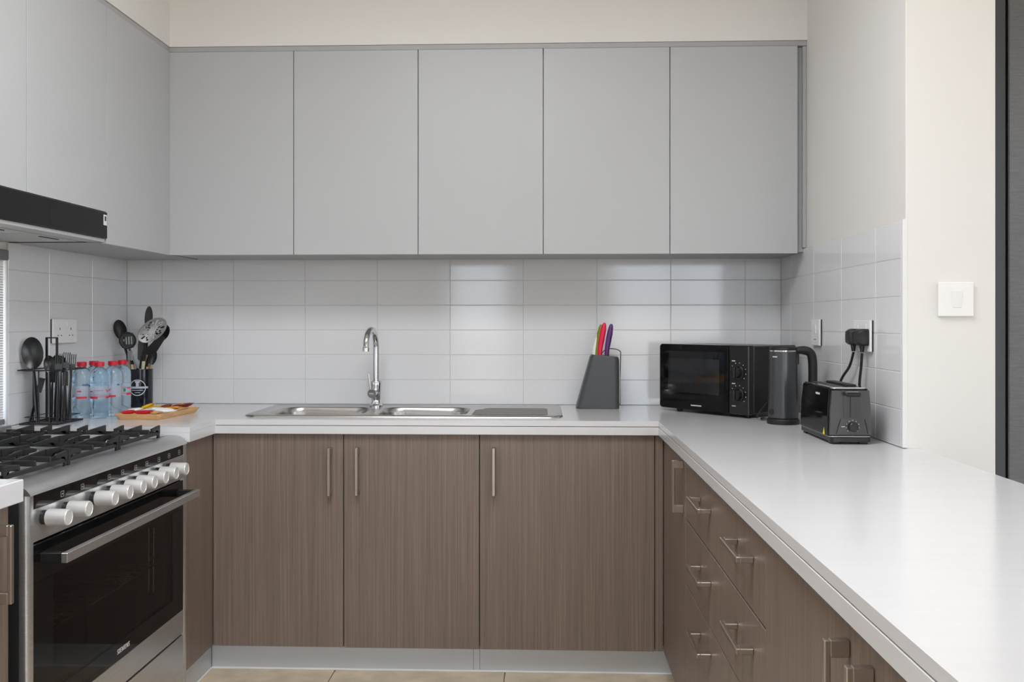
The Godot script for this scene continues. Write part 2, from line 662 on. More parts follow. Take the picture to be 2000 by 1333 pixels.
func cooker_window() -> void:
	var w := struct("window_1", "small window behind the cooker, its pleated blind lowered")
	var x0 := XL - 0.13
	var g := G.new()
	g.box(Vector3(x0, 0.90, -2.886), Vector3(x0 + 0.05, 0.95, -1.986), 0.002)
	g.box(Vector3(x0, 1.45, -2.886), Vector3(x0 + 0.05, 1.50, -1.986), 0.002)
	for z in [-2.886, -2.461, -2.036]:
		g.box(Vector3(x0, 0.95, z), Vector3(x0 + 0.05, 1.45, z + 0.05), 0.002)
	part("frame", g, M.frame_white, w)
	for z in [-2.84, -2.415]:
		part("pane", G.new().box(Vector3(x0 + 0.022, 0.948, z), Vector3(x0 + 0.028, 1.452, z + 0.384), 0.0), M.pane, w)
	# the blind, close to the wall face
	var b := thing("window_blind", "pale pleated window blind with a grey head rail behind the cooker", "blind", Vector3(XL, 0.91, -2.44))
	g = loc(b)
	var n := 62
	var x := XL - 0.012
	for i in n:
		var y0 := 0.925 + 0.515 * i / n
		var y1 := 0.925 + 0.515 * (i + 1) / n
		g.box(Vector3(x - 0.004, y0, -2.878), Vector3(x, y1 - 0.0016, -1.994), 0.0012)
	var sl := part("pleats", g, M.blind, b)
	sl.set_meta("kind", "stuff")
	part("head_rail", loc(b).box(Vector3(x - 0.03, 1.44, -2.884), Vector3(x + 0.016, 1.474, -1.988), 0.003), M.rail_grey, b)
	part("bottom_rail", loc(b).box(Vector3(x - 0.012, 0.904, -2.878), Vector3(x + 0.006, 0.922, -1.994), 0.002), M.rail_grey, b)


# ------------------------------------------------------------------ fitted units
func pull(parent: Node3D, at: Vector3, out: Vector3, along: Vector3, length: float) -> void:
	# a flat bow handle: a bar on two short legs; at is the middle on the door face
	var g := G.new()
	var side := out.cross(along)
	g.t = parent.transform.affine_inverse() * Transform3D(Basis(side, along, out), at)
	var hl := length / 2.0
	g.box(Vector3(-0.006, -hl, 0.026), Vector3(0.006, hl, 0.035), 0.0018)
	for s in [-1.0, 1.0]:
		var a: float = s * hl
		var b: float = s * (hl - 0.024)
		g.box(Vector3(-0.006, minf(a, b), 0.0), Vector3(0.006, maxf(a, b), 0.027), 0.0015)
	var door: Node3D = parent.get_child(parent.get_child_count() - 1)
	var o := part("handle", g, M.nickel, door)
	o.transform = door.transform.affine_inverse()


func carcass(g: G, lo: Vector3, hi: Vector3, open_axis: int, top: bool) -> void:
	var w := 0.016
	var o := 2 - open_axis if open_axis != 1 else 0
	var a := lo
	var b := hi
	b[o] = lo[o] + w
	g.box(a, b, 0.0)
	a = lo
	a[o] = hi[o] - w
	g.box(a, hi, 0.0)
	g.box(lo, Vector3(hi.x, lo.y + w, hi.z), 0.0)
	if top:
		g.box(Vector3(lo.x, hi.y - w, lo.z), hi, 0.0)


func upper_cabinets() -> void:
	var xs := [XU + 0.0012, -0.9499, -0.4763, -0.0046, 0.4682, 0.9409]
	var say := ["grey upper cabinet in the corner, meeting the cooker run", "grey upper cabinet over the faucet, next to the corner one", "grey upper cabinet over the second basin and drainer, middle of five", "grey upper cabinet above the knife block", "grey upper cabinet above the microwave, beside the wall"]
	for i in 5:
		var c := thing("upper_cabinet", say[i], "cabinet", Vector3((xs[i] + xs[i + 1]) / 2, UB, ZU), 0.0, "grey upper cabinets on the back wall")
		var g := loc(c)
		carcass(g, Vector3(xs[i] + (0.0 if i else 0.002), UB + 0.004, ZB + 0.001), Vector3(xs[i + 1], UT, ZU - 0.021), 2, true)
		part("body", g, M.carcass_grey, c)
		part("door", loc(c).box(Vector3(xs[i] + 0.0013 if i else XU - 0.0185, UB, ZU - 0.019), Vector3(xs[i + 1] - 0.0013, UT, ZU), 0.0007), M.upper, c)
	var zs := [ZU - 0.001, -2.886, -2.433, -1.98, -1.50]
	var say2 := ["grey upper cabinet between the hood and the corner, reaching lowest", "grey short upper cabinet over the hood, on the corner side", "grey short upper cabinet over the hood, away from the corner", "grey upper cabinet past the hood, at the end away from the corner"]
	for i in 4:
		var y0 := UB if i == 0 or i == 3 else 1.597
		var c := thing("upper_cabinet", say2[i], "cabinet", Vector3(XU, y0, (zs[i] + zs[i + 1]) / 2), 0.0, "grey upper cabinets on the cooker wall")
		var g := loc(c)
		carcass(g, Vector3(XL + 0.001, y0 + 0.004, zs[i] + 0.0002 - (0.33 if i == 0 else 0.0)), Vector3(XU - 0.021, UT, zs[i + 1]), 0, true)
		part("body", g, M.carcass_grey, c)
		part("door", loc(c).box(Vector3(XU - 0.019, y0, zs[i] + 0.0014), Vector3(XU, UT, zs[i + 1] - 0.0014), 0.0006), M.upper, c)
	var t := struct("trim_2", "grey filler strips round the upper cabinets")
	part("top_strip", G.new().box(Vector3(XU - 0.012, UT + 0.0015, ZB), Vector3(XR + 0.007, ST - 0.0005, ZU - 0.004), 0.001), M.filler, t)
	part("side_strip", G.new().box(Vector3(0.9425, UB + 0.006, ZB + 0.001), Vector3(XR + 0.006, UT, ZU - 0.022), 0.001), M.filler, t)
	part("side_cap", G.new().box(Vector3(0.9605, 1.516, ZU - 0.022), Vector3(XR + 0.007, UT, ZU - 0.006), 0.001), M.filler, t)
	part("cooker_strip", G.new().box(Vector3(XL, UT + 0.0015, ZU), Vector3(XU - 0.004, ST - 0.0005, -1.0), 0.001), M.filler, t)


func hood() -> void:
	var z0 := -2.884
	var z1 := -1.984
	var h := thing("cooker_hood", "slim black built-in cooker hood under the grey cabinets", "cooker hood", Vector3(XU, 1.50, (z0 + z1) / 2))
	part("front_panel", loc(h).box(Vector3(XU - 0.03, 1.510, z0), Vector3(XU + 0.004, 1.5945, z1), 0.0015), M.gloss_black, h)
	part("body", loc(h).box(Vector3(XL + 0.002, 1.5005, z0 + 0.001), Vector3(XU - 0.031, 1.594, z1 - 0.001), 0.001), M.hood_under, h)
	part("front_lip", loc(h).box(Vector3(XU - 0.06, 1.4985, z0 + 0.002), Vector3(XU - 0.004, 1.5095, z1 - 0.002), 0.001), M.hood_under, h)
	for k in 3:
		var a := z0 + 0.03 + k * 0.285
		part("filter", loc(h).box(Vector3(XL + 0.05, 1.4975, a), Vector3(XU - 0.075, 1.5015, a + 0.27), 0.001), M.hood_under, h)
		part("filter_latch", loc(h).box(Vector3(XU - 0.10, 1.4955, a + 0.09), Vector3(XU - 0.09, 1.4985, a + 0.19), 0.0008), M.matt_black, h)
	var s := part("sticker", loc(h).box(Vector3(XU + 0.004, 1.552, z0 + 0.004), Vector3(XU + 0.0046, 1.586, z0 + 0.026), 0.0), M.white_print, h)
	s.set_meta("label", "small white rating sticker")
	part("sticker_print", loc(h).box(Vector3(XU + 0.0046, 1.566, z0 + 0.009), Vector3(XU + 0.005, 1.581, z0 + 0.020), 0.0), M.dark_print, h)


func base_door(c: Node3D, lo: Vector3, hi: Vector3, m: Material = null) -> MeshInstance3D:
	return part("door", loc(c).box(lo, hi, 0.0012), m if m else M.wood, c, 35.0, Vector2(rng.randf_range(0.0, 0.3) + c.position.x + c.position.z, rng.randf_range(0.8, 1.9)))


func base_cabinets() -> void:
	var y0 := 0.098
	var y1 := CB - 0.0025
	var zf := ZL
	# sink unit with two doors
	var c := thing("base_cabinet", "brown wood-grain sink cabinet with a pair of doors", "cabinet", Vector3(-0.698, 0.1, ZL))
	var g := loc(c)
	carcass(g, Vector3(-1.166, y0 + 0.003, ZB + 0.06), Vector3(-0.2275, CB - 0.004, zf - 0.020), 2, false)
	part("body", g, M.carcass, c)
	base_door(c, Vector3(-1.1660, y0, zf - 0.018), Vector3(-0.7050, y1, zf))
	pull(c, Vector3(-0.7488, 0.716, zf), Vector3(0, 0, 1), Vector3.UP, 0.166)
	base_door(c, Vector3(-0.7022, y0 - 0.001, zf - 0.018), Vector3(-0.2277, y1 + 0.001, zf))
	pull(c, Vector3(-0.6521, 0.719, zf), Vector3(0, 0, 1), Vector3.UP, 0.166)
	# corner unit
	c = thing("base_cabinet", "brown wood-grain base cabinet with one wide door, beside the corner filler", "cabinet", Vector3(0.08, 0.1, ZL))
	g = loc(c)
	carcass(g, Vector3(-0.2255, y0 + 0.003, ZB + 0.06), Vector3(0.3815, CB - 0.004, zf - 0.020), 2, true)
	part("body", g, M.carcass, c)
	base_door(c, Vector3(-0.2249, y0 - 0.001, zf - 0.018), Vector3(0.3805, y1, zf))
	pull(c, Vector3(-0.1754, 0.72, zf), Vector3(0, 0, 1), Vector3.UP, 0.166)
	# fillers
	var f := thing("corner_filler", "narrow brown filler panel in the inner corner by the drawers", "filler panel", Vector3(0.396, 0.1, ZL))
	part("panel", loc(f).box(Vector3(0.383, y0, zf - 0.03), Vector3(0.4105, y1, zf), 0.001), M.wood, f, 35.0, Vector2(0.5, 0.9))
	f = thing("return_panel", "brown wood-grain return panel beside the cooker", "filler panel", Vector3(-1.177, 0.1, -3.0))
	part("panel", loc(f).box(Vector3(-1.187, y0, -3.15), Vector3(-1.1685, y1, -2.8835), 0.001), M.wood, f, 35.0, Vector2(0.2, 1.3))
	part("edge_band", loc(f).box(Vector3(-1.1865, y0, -2.8835), Vector3(-1.169, y1, -2.882), 0.0004), M.wood_handle, f)

	# peninsula run, fronts face -x
	var x := XB
	c = thing("base_cabinet", "narrow brown corner cabinet beside the drawers, upright bow handle", "cabinet", Vector3(XB, 0.1, -2.88))
	g = loc(c)
	carcass(g, Vector3(x + 0.020, y0 + 0.003, -3.13), Vector3(0.94, CB - 0.004, -2.650), 0, true)
	part("body", g, M.carcass, c)
	base_door(c, Vector3(x, y0, -3.1325), Vector3(x + 0.018, y1, -2.6495))
	pull(c, Vector3(x, 0.75, -2.69), Vector3(-1, 0, 0), Vector3.UP, 0.156)
	c = thing("drawer_cabinet", "wide brown cabinet of three drawers, two bow handles on each", "cabinet", Vector3(XB, 0.1, -2.17))
	g = loc(c)
	carcass(g, Vector3(x + 0.020, y0 + 0.003, -2.646), Vector3(0.94, CB - 0.004, -1.700), 0, true)
	part("body", g, M.carcass, c)
	var ys := [[0.666, y1, 0.769], [0.477, 0.6625, 0.588], [y0, 0.4735, 0.410]]
	for d in ys:
		part("drawer", loc(c).box(Vector3(x, d[0], -2.6465), Vector3(x + 0.018, d[1], -1.6985), 0.0012), M.wood, c, 35.0, Vector2(3.0, 1.2))
		pull(c, Vector3(x, d[2], -2.33), Vector3(-1, 0, 0), Vector3(0, 0, 1), 0.172)
		pull(c, Vector3(x, d[2], -1.875), Vector3(-1, 0, 0), Vector3(0, 0, 1), 0.172)
	c = thing("base_cabinet", "brown peninsula cabinet with two doors and facing upright handles", "cabinet", Vector3(XB, 0.1, -1.2))
	g = loc(c)
	carcass(g, Vector3(x + 0.020, y0 + 0.003, -1.697), Vector3(0.94, CB - 0.004, -0.69), 0, true)
	part("body", g, M.carcass, c)
	base_door(c, Vector3(x, y0, -1.6955), Vector3(x + 0.018, y1, -1.1945))
	pull(c, Vector3(x, 0.7258, -1.235), Vector3(-1, 0, 0), Vector3.UP, 0.166)
	base_door(c, Vector3(x, y0, -1.1915), Vector3(x + 0.018, y1, -0.692))
	pull(c, Vector3(x, 0.7228, -1.146), Vector3(-1, 0, 0), Vector3.UP, 0.166)
	c = thing("peninsula_panel", "brown back panel closing the peninsula towards the living room", "filler panel", Vector3(0.96, 0.1, -1.5))
	part("panel", loc(c).box(Vector3(0.942, 0.001, -2.46), Vector3(0.964, CB - 0.002, -0.67), 0.001), M.wood, c, 35.0, Vector2(0.0, 1.1))
	# near side of the cooker
	c = thing("base_cabinet", "brown base cabinet beside the cooker, on the side away from the sink", "cabinet", Vector3(-1.15, 0.1, -1.6))
	g = loc(c)
	carcass(g, Vector3(XL + 0.02, y0 + 0.003, -1.893), Vector3(-1.170, CB - 0.004, -1.37), 0, true)
	part("body", g, M.carcass, c)
	base_door(c, Vector3(-1.168, y0, -1.8945), Vector3(-1.150, y1, -1.372))
	pull(c, Vector3(-1.150, 0.729, -1.852), Vector3(1, 0, 0), Vector3.UP, 0.166)

	# plinths
	var bb := struct("baseboard_back", "brushed aluminium plinth under the sink run")
	part("plinth", G.new().box(Vector3(-1.19, 0.001, ZB + 0.5375 - 0.012), Vector3(-0.2515, 0.0965, ZB + 0.5375), 0.0008), M.alu, bb)
	part("plinth", G.new().box(Vector3(-0.2285, 0.001, ZB + 0.5375 - 0.012), Vector3(0.462, 0.0965, ZB + 0.5375), 0.0008), M.alu, bb)
	part("joint_clip", G.new().box(Vector3(-0.2512, 0.001, ZB + 0.5375 - 0.010), Vector3(-0.2288, 0.0965, ZB + 0.539), 0.0015), M.alu, bb)
	part("seal", G.new().box(Vector3(-1.19, 0.0, ZB + 0.5376), Vector3(0.462, 0.0065, ZB + 0.5435), 0.002), M.white_seal, bb)
	var bl := struct("baseboard_left", "brushed aluminium plinth beside the cooker")
	part("plinth", G.new().box(Vector3(-1.202, 0.001, ZB + 0.538), Vector3(-1.1905, 0.0965, -2.60), 0.0008), M.alu, bl)
	part("seal", G.new().box(Vector3(-1.1904, 0.0, ZB + 0.544), Vector3(-1.1845, 0.0065, -2.60), 0.002), M.white_seal, bl)
	var br := struct("baseboard_right", "brushed aluminium plinth under the drawers")
	part("plinth", G.new().box(Vector3(0.462, 0.001, -3.18), Vector3(0.474, 0.0965, -0.69), 0.0008), M.alu, br)


func worktops() -> void:
	var xf := -1.151
	var xp := 0.392
	var zf := -3.1145
	var w := thing("countertop", "white stone countertop running round the sink, corner and peninsula", "countertop", Vector3(-0.2, CT, -3.4))
	var hx0 := -1.045
	var hx1 := -0.275
	var hz0 := -3.575
	var hz1 := -3.235
	var xc := -0.65
	var back := ZB + 0.0005
	var g := loc(w)
	var ymid := 0.8785
	var p1 := PackedVector2Array([Vector2(XL + 0.0005, back), Vector2(xc, back), Vector2(xc, hz0), Vector2(hx0, hz0), Vector2(hx0, hz1), Vector2(xc, hz1), Vector2(xc, zf), Vector2(xf, zf), Vector2(xf, -2.886), Vector2(XL + 0.0005, -2.886)])
	var p2 := PackedVector2Array([Vector2(xc, back), Vector2(XR - 0.0005, back), Vector2(XR - 0.0005, ZE + 0.003), Vector2(1.008, ZE + 0.003), Vector2(1.008, -0.5), Vector2(xp, -0.5), Vector2(xp, zf), Vector2(xc, zf), Vector2(xc, hz1), Vector2(hx1, hz1), Vector2(hx1, hz0), Vector2(xc, hz0)])
	g.prism(p1, ymid, CT, 0.0)
	g.prism(p2, ymid, CT, 0.0)
	part("slab", g, M.stone, w, 20.0)
	# the built-up edge below the slab: a thin groove, then the lower band
	g = loc(w)
	g.box(Vector3(xf - 0.05, ymid - 0.0025, zf - 0.05), Vector3(xp + 0.05, ymid, zf - 0.004), 0.0)
	g.box(Vector3(xp + 0.004, ymid - 0.0025, -0.504), Vector3(1.004, ymid, zf), 0.0)
	g.box(Vector3(xf - 0.06, ymid - 0.0025, zf - 0.05), Vector3(xf - 0.0005, ymid, -2.8865), 0.0)
	part("groove", g, M.carcass, w)
	g = loc(w)
	g.box(Vector3(xf - 0.06, CB, zf - 0.04), Vector3(xp + 0.02, ymid - 0.0025, zf + 0.0005), 0.001)
	g.box(Vector3(xp - 0.0005, CB, -0.5005), Vector3(xp + 0.06, ymid - 0.0025, zf), 0.001)
	g.box(Vector3(0.95, CB, ZE + 0.003), Vector3(1.0085, ymid - 0.0025, -0.5005), 0.001)
	g.box(Vector3(xf - 0.06, CB, zf - 0.04), Vector3(xf + 0.0005, ymid - 0.0005, -2.886), 0.001)
	g.box(Vector3(XL + 0.001, CB, -2.93), Vector3(xf, ymid - 0.0005, -2.8855), 0.001)
	part("edge_band", g, M.stone, w, 20.0)
	w = thing("countertop", "short white countertop beside the cooker, away from the sink", "countertop", Vector3(-1.4, CT, -1.7))
	part("slab", loc(w).box(Vector3(XL + 0.001, CB, -1.918), Vector3(-1.130, CT, -1.36), 0.002), M.stone, w)


func sink() -> void:
	var s := thing("sink", "stainless steel inset sink with two basins and ridged drainer", "sink", Vector3(-0.512, CT, -3.43))
	var x0 := -1.090
	var x1 := 0.066
	var z0 := -3.655
	var z1 := -3.205
	var cx := (x0 + x1) / 2
	var cz := (z0 + z1) / 2
	var yt := CT + 0.004
	# deck: plates round the openings
	var g := loc(s)
	var bowls := [[-1.025, -0.668], [-0.632, -0.285]]
	var bz0 := -3.555
	var bz1 := -3.252
	var xa := [x0 + 0.012, -1.025, -0.668, -0.632, -0.285, x1 - 0.012]
	var th := 0.002
	for i in 5:
		if i == 1 or i == 3:
			g.box(Vector3(xa[i], yt - th, bz1), Vector3(xa[i + 1], yt, z1 - 0.012), 0.0)
			g.box(Vector3(xa[i], yt - th, z0 + 0.012), Vector3(xa[i + 1], yt, bz0), 0.0)
		else:
			g.box(Vector3(xa[i], yt - th, z0 + 0.012), Vector3(xa[i + 1], yt, z1 - 0.012), 0.0)
	# corners between the round openings and the plates
	for b in bowls:
		var w: float = b[1] - b[0]
		var h := bz1 - bz0
		var c := Vector2((b[0] + b[1]) / 2, (bz0 + bz1) / 2)
		var inner := rrect(w, h, 0.075, 8, c)
		var outer := PackedVector2Array()
		for q in inner:
			var d := q - c
			var k := maxf(absf(d.x) / (w / 2), absf(d.y) / (h / 2))
			outer.append(c + d / k)
		var n := inner.size()
		for i in n:
			var j := (i + 1) % n
			g.quad(Vector3(inner[j].x, yt, inner[j].y), Vector3(inner[i].x, yt, inner[i].y), Vector3(outer[i].x, yt, outer[i].y), Vector3(outer[j].x, yt, outer[j].y))
	part("deck", g, M.sink_steel, s, 15.0)
	# raised rolled rim
	g = loc(s)
	var rim := []
	for q in [[0.0, CT + 0.0002], [0.002, CT + 0.005], [0.007, CT + 0.0072], [0.013, CT + 0.0055], [0.018, yt]]:
		rim.append(flat_ring(rrect(x1 - x0 - q[0] * 2, z1 - z0 - q[0] * 2, 0.05 - q[0], 8, Vector2(cx, cz)), q[1]))
	g.loft(rim, false, false)
	part("rim", g, M.sink_steel, s, 60.0)
	for b in bowls:
		var w: float = b[1] - b[0]
		var h := bz1 - bz0
		var c := Vector2((b[0] + b[1]) / 2, (bz0 + bz1) / 2)
		g = loc(s)
		var rings := []
		for q in [[0.0, 0.0, 0.075], [0.004, -0.004, 0.073], [0.010, -0.020, 0.07], [0.016, -0.10, 0.068], [0.024, -0.135, 0.065], [0.045, -0.155, 0.055], [0.08, -0.160, 0.04]]:
			rings.append(flat_ring(rrect(w - q[0] * 2, h - q[0] * 2, q[2], 8, c), yt + q[1]))
		g.loft(rings, false, true)
		part("basin", g, M.sink_steel, s, 60.0)
		g = loc(s)
		g.t = g.t * Transform3D(Basis(), Vector3(c.x, yt - 0.1595, c.y))
		g.lathe([Vector2(0.0, 0.0), Vector2(0.03, 0.0), Vector2(0.04, 0.003), Vector2(0.043, 0.0)], 24)
		part("strainer", g, M.chrome, s)
	for i in 9:
		var z := -3.50 + i * 0.028
		g = loc(s)
		var a := -0.245 + (0.03 if i < 2 else 0.0)
		g.tube([Vector3(a - 0.02, yt - 0.001, z), Vector3(a, yt + 0.0012, z), Vector3(-0.005, yt + 0.0012, z), Vector3(0.012, yt - 0.001, z)], 0.0045, 8, 0.5)
		part("drainer_rib", g, M.sink_steel, s, 60.0)


func faucet() -> void:
	var f := thing("faucet", "chrome swan-neck kitchen faucet behind the sink basins", "faucet", Vector3(-0.6734, CT + 0.004, -3.585))
	var g := G.new().lathe([Vector2(0.027, 0.0), Vector2(0.027, 0.006), Vector2(0.022, 0.010), Vector2(0.0195, 0.02), Vector2(0.0195, 0.03), Vector2(0.021, 0.05), Vector2(0.0225, 0.085), Vector2(0.0225, 0.098), Vector2(0.0195, 0.103), Vector2(0.0165, 0.1035)], 28)
	part("body", g, M.chrome, f)
	g = G.new()
	var dir := Vector3(-0.026, 0, 0.20)
	var pts := [Vector3(0, 0.10, 0), Vector3(0, 0.2, 0), Vector3(0, 0.237, 0)]
	for i in range(1, 13):
		var a := PI * i / 12
		pts.append(Vector3(0, 0.237 + sin(a) * 0.070, 0) + dir * (1.0 - cos(a)) * 0.5 * 0.62)
	pts.append(Vector3(0, 0.232, 0) + dir * 0.62)
	g.tube(pts, 0.0118, 16)
	part("spout", g, M.chrome, f, 60.0)
	g = G.new()
	g.t = Transform3D(Basis(), dir * 0.62 + Vector3(0, 0.224, 0))
	g.lathe([Vector2(0.0, 0.002), Vector2(0.009, 0.0), Vector2(0.0135, 0.0), Vector2(0.0135, 0.014), Vector2(0.0115, 0.016)], 20)
	part("aerator", g, M.chrome, f)
	g = G.new()
	var hub := Vector3(-0.009, 0.054, 0.045)
	g.tube([Vector3(-0.004, 0.056, 0.012), Vector3(-0.008, 0.0545, 0.038), hub], [0.0165, 0.0178, 0.0178], 22)
	var kn := part("lever_hub", g, M.chrome, f)
	g = G.new()
	g.tube([hub + Vector3(-0.006, 0.006, -0.008), hub + Vector3(-0.009, 0.04, -0.006), hub + Vector3(-0.014, 0.078, -0.004)], [0.0042, 0.0036, 0.003], 10)
	part("lever", g, M.chrome, kn, 60.0)
	g = G.new()
	g.t = Transform3D(Basis(), hub + Vector3(0, 0, 0.0))
	g.box(Vector3(-0.009, -0.0022, 0.0), Vector3(0.007, 0.0022, 0.001), 0.0004)
	part("mark", g, M.grey_print, kn)


# ------------------------------------------------------------------ cooker
func cooker() -> void:
	var z0 := -2.8795
	var z1 := -1.988
	var xb := XL + 0.006
	var xf := -1.160
	var c := thing("cooker", "stainless and black range cooker with gas hob and wide oven", "cooker", Vector3(-1.45, 0.0, (z0 + z1) / 2))
	# body, hollow behind the oven window
	var g := loc(c)
	g.box(Vector3(xb, 0.06, z1 - 0.03), Vector3(xf - 0.022, 0.852, z1), 0.0015)
	g.box(Vector3(xb, 0.06, z0), Vector3(xf - 0.022, 0.852, z0 + 0.03), 0.0015)
	g.box(Vector3(xb, 0.06, z0 + 0.03), Vector3(xb + 0.03, 0.852, z1 - 0.03), 0.0)
	g.box(Vector3(xb, 0.72, z0 + 0.03), Vector3(xf - 0.022, 0.852, z1 - 0.03), 0.0)
	g.box(Vector3(xb, 0.06, z0 + 0.03), Vector3(xf - 0.022, 0.30, z1 - 0.03), 0.0)
	part("body", g, M.cooker_side, c)
	for z in [z0 + 0.06, z1 - 0.06]:
		for x in [xb + 0.06, xf - 0.08]:
			g = loc(c)
			g.t = g.t * Transform3D(Basis(), Vector3(x, 0, z))
			g.lathe([Vector2(0.02, 0.0), Vector2(0.022, 0.004), Vector2(0.018, 0.01), Vector2(0.018, 0.06)], 16)
			part("foot", g, M.matt_black, c)
	for z in [z1 - 0.018, z0]:
		g = loc(c)
		var prof := PackedVector2Array([Vector2(xf - 0.022, z), Vector2(xf - 0.022, z + 0.018), Vector2(xf - 0.010, z + 0.018), Vector2(xf - 0.003, z + 0.014), Vector2(xf, z + 0.007), Vector2(xf, z)])
		g.prism(prof, 0.06, 0.8505, 0.0)
		part("corner_trim", g, M.steel, c, 40.0)
	# hob tray with a rolled front edge
	g = loc(c)
	var sec := [Vector2(xb, 0.852), Vector2(xb, 0.862), Vector2(-1.232, 0.862), Vector2(-1.228, 0.869), Vector2(-1.216, 0.8715), Vector2(-1.195, 0.8705), Vector2(-1.178, 0.866), Vector2(-1.166, 0.859), Vector2(-1.158, 0.850), Vector2(-1.156, 0.845), Vector2(-1.17, 0.845)]
	var rings := []
	for z in [z0, z1]:
		var r := PackedVector3Array()
		for q in sec:
			r.append(Vector3(q.x, q.y, z))
		rings.append(r)
	g.loft(rings, true, true)
	part("hob_tray", g, M.steel, c, 40.0)
	g = loc(c)
	g.box(Vector3(-1.240, 0.8615, z0 + 0.02), Vector3(-1.2335, 0.8632, z1 - 0.02), 0.0006)
	g.box(Vector3(xb + 0.03, 0.8615, z0 + 0.02), Vector3(-1.24, 0.8632, z0 + 0.028), 0.0006)
	part("hob_seal", g, M.matt_black, c)
	g = loc(c)
	g.box(Vector3(xb, 0.862, z0 + 0.02), Vector3(xb + 0.018, 0.898, z1 - 0.02), 0.004)
	g.tube([Vector3(xb + 0.012, 0.896, z0 + 0.02), Vector3(xb + 0.012, 0.896, z1 - 0.02)], 0.009, 12)
	part("back_rail", g, M.steel, c, 45.0)
	# burners
	var burn := [[-1.345, -2.735, 0.03], [-1.60, -2.735, 0.042], [-1.47, -2.435, 0.06], [-1.345, -2.135, 0.042], [-1.60, -2.135, 0.03]]
	for b in burn:
		var k: float = b[2]
		g = loc(c)
		g.t = g.t * Transform3D(Basis(), Vector3(b[0], 0.862, b[1]))
		g.lathe([Vector2(k * 1.5, 0.0), Vector2(k * 1.45, 0.004), Vector2(k * 1.15, 0.006), Vector2(k * 1.12, 0.016), Vector2(k * 0.9, 0.0165)], 28)
		var bn := part("burner", g, M.alu, c)
		g = loc(c)
		g.t = g.t * Transform3D(Basis(), Vector3(b[0], 0.878, b[1]))
		g.lathe([Vector2(k, 0.0), Vector2(k, 0.004), Vector2(k * 0.93, 0.007), Vector2(0.0, 0.008)], 28)
		part("burner_cap", g, M.soft_black, bn)
	# cast iron pan supports: three, each with bars that run along z and shorter fingers
	for k in 3:
		var a := z0 + 0.026 + k * 0.281
		var b := a + 0.276
		g = loc(c)
		for x in [-1.70, -1.243]:
			g.box(Vector3(x, 0.876, a + 0.004), Vector3(x + 0.008, 0.887, b - 0.004), 0.0015)
		for z in [a, b - 0.008]:
			g.box(Vector3(-1.70, 0.876, z), Vector3(-1.235, 0.887, z + 0.008), 0.0015)
		for x in [-1.70, -1.243]:
			for z in [a, b - 0.009]:
				g.box(Vector3(x, 0.8625, z), Vector3(x + 0.008, 0.878, z + 0.009), 0.001)
		for i in 8:
			var x := -1.650 + i * 0.0589
			var reach := 0.128 if i % 2 == 0 else 0.058
			for s in [0, 1]:
				var ze := a if s == 0 else b
				var zi := a + reach if s == 0 else b - reach
				var ra := PackedVector3Array()
				var rb := PackedVector3Array()
				for q in [[0.0, 0.880], [0.0, 0.9065], [1.0, 0.901], [1.0, 0.893], [0.25, 0.892], [0.14, 0.880]]:
					ra.append(Vector3(x - 0.0032, q[1], lerpf(ze, zi, q[0])))
					rb.append(Vector3(x + 0.0032, q[1], lerpf(ze, zi, q[0])))
				g.loft([ra, rb])
		for x in [-1.70, -1.243]:
			for z in [a + 0.07, (a + b) / 2, b - 0.07]:
				var d := 0.085 if x < -1.5 else -0.085
				g.box(Vector3(x + 0.004, 0.886, z - 0.0035), Vector3(x + 0.004 + d, 0.9, z + 0.0035), 0.0012)
		part("pan_support", g, M.iron, c, 30.0)
	# control panel
	part("display_strip", loc(c).box(Vector3(xf - 0.022, 0.811, z0 + 0.019), Vector3(xf - 0.0015, 0.8447, z1 - 0.019), 0.001), M.gloss_black, c)
	part("control_panel", loc(c).box(Vector3(xf - 0.022, 0.7355, z0 + 0.019), Vector3(xf - 0.001, 0.8108, z1 - 0.019), 0.001), M.steel, c)
	var kz := [-2.047, -2.141, -2.274, -2.357, -2.437, -2.5085, -2.585, -2.658, -2.735]
	for i in kz.size():
		g = loc(c)
		g.t = g.t * Transform3D(Basis(Vector3(0, -1, 0), Vector3(1, 0, 0), Vector3(0, 0, 1)), Vector3(xf - 0.001, 0.786, kz[i]))
		g.lathe([Vector2(0.0165, 0.0), Vector2(0.0165, 0.013), Vector2(0.015, 0.0132)], 24)
		var base := part("knob_base", g, M.matt_black, c)
		g = loc(c)
		g.t = g.t * Transform3D(Basis(Vector3(0, -1, 0), Vector3(1, 0, 0), Vector3(0, 0, 1)), Vector3(xf + 0.0123, 0.786, kz[i]))
		g.lathe([Vector2(0.0192, 0.0), Vector2(0.0198, 0.001), Vector2(0.0192, 0.046), Vector2(0.0178, 0.0485), Vector2(0.016, 0.0488), Vector2(0.0155, 0.0478), Vector2(0.0, 0.0478)], 28)
		part("knob", g, M.knob_silver, base)
		var zi: float = kz[i] - 0.085
		if i == 2 or i > 5:
			zi = kz[i] - 0.092
		g = loc(c)
		var s := 0.007
		for e in [[-s, -s, s, -s + 0.001], [-s, s - 0.001, s, s], [-s, -s, -s + 0.001, s], [s - 0.001, -s, s, s], [-0.0025, -0.0015, 0.001, 0.0015]]:
			g.box(Vector3(xf - 0.0015, 0.824 + e[1], zi + e[0]), Vector3(xf - 0.0011, 0.824 + e[3], zi + e[2]), 0.0)
		part("icon", g, M.grey_print, c)
	# oven door: black frame, tinted pane, steel foot
	var dz0 := z0 + 0.019
	var dz1 := z1 - 0.019
	g = loc(c)
	var fx := [xf - 0.024, xf - 0.002]
	g.box(Vector3(fx[0], 0.64, dz0), Vector3(fx[1], 0.730, dz1), 0.001)
	g.box(Vector3(fx[0], 0.313, dz0), Vector3(fx[1], 0.365, dz1), 0.001)
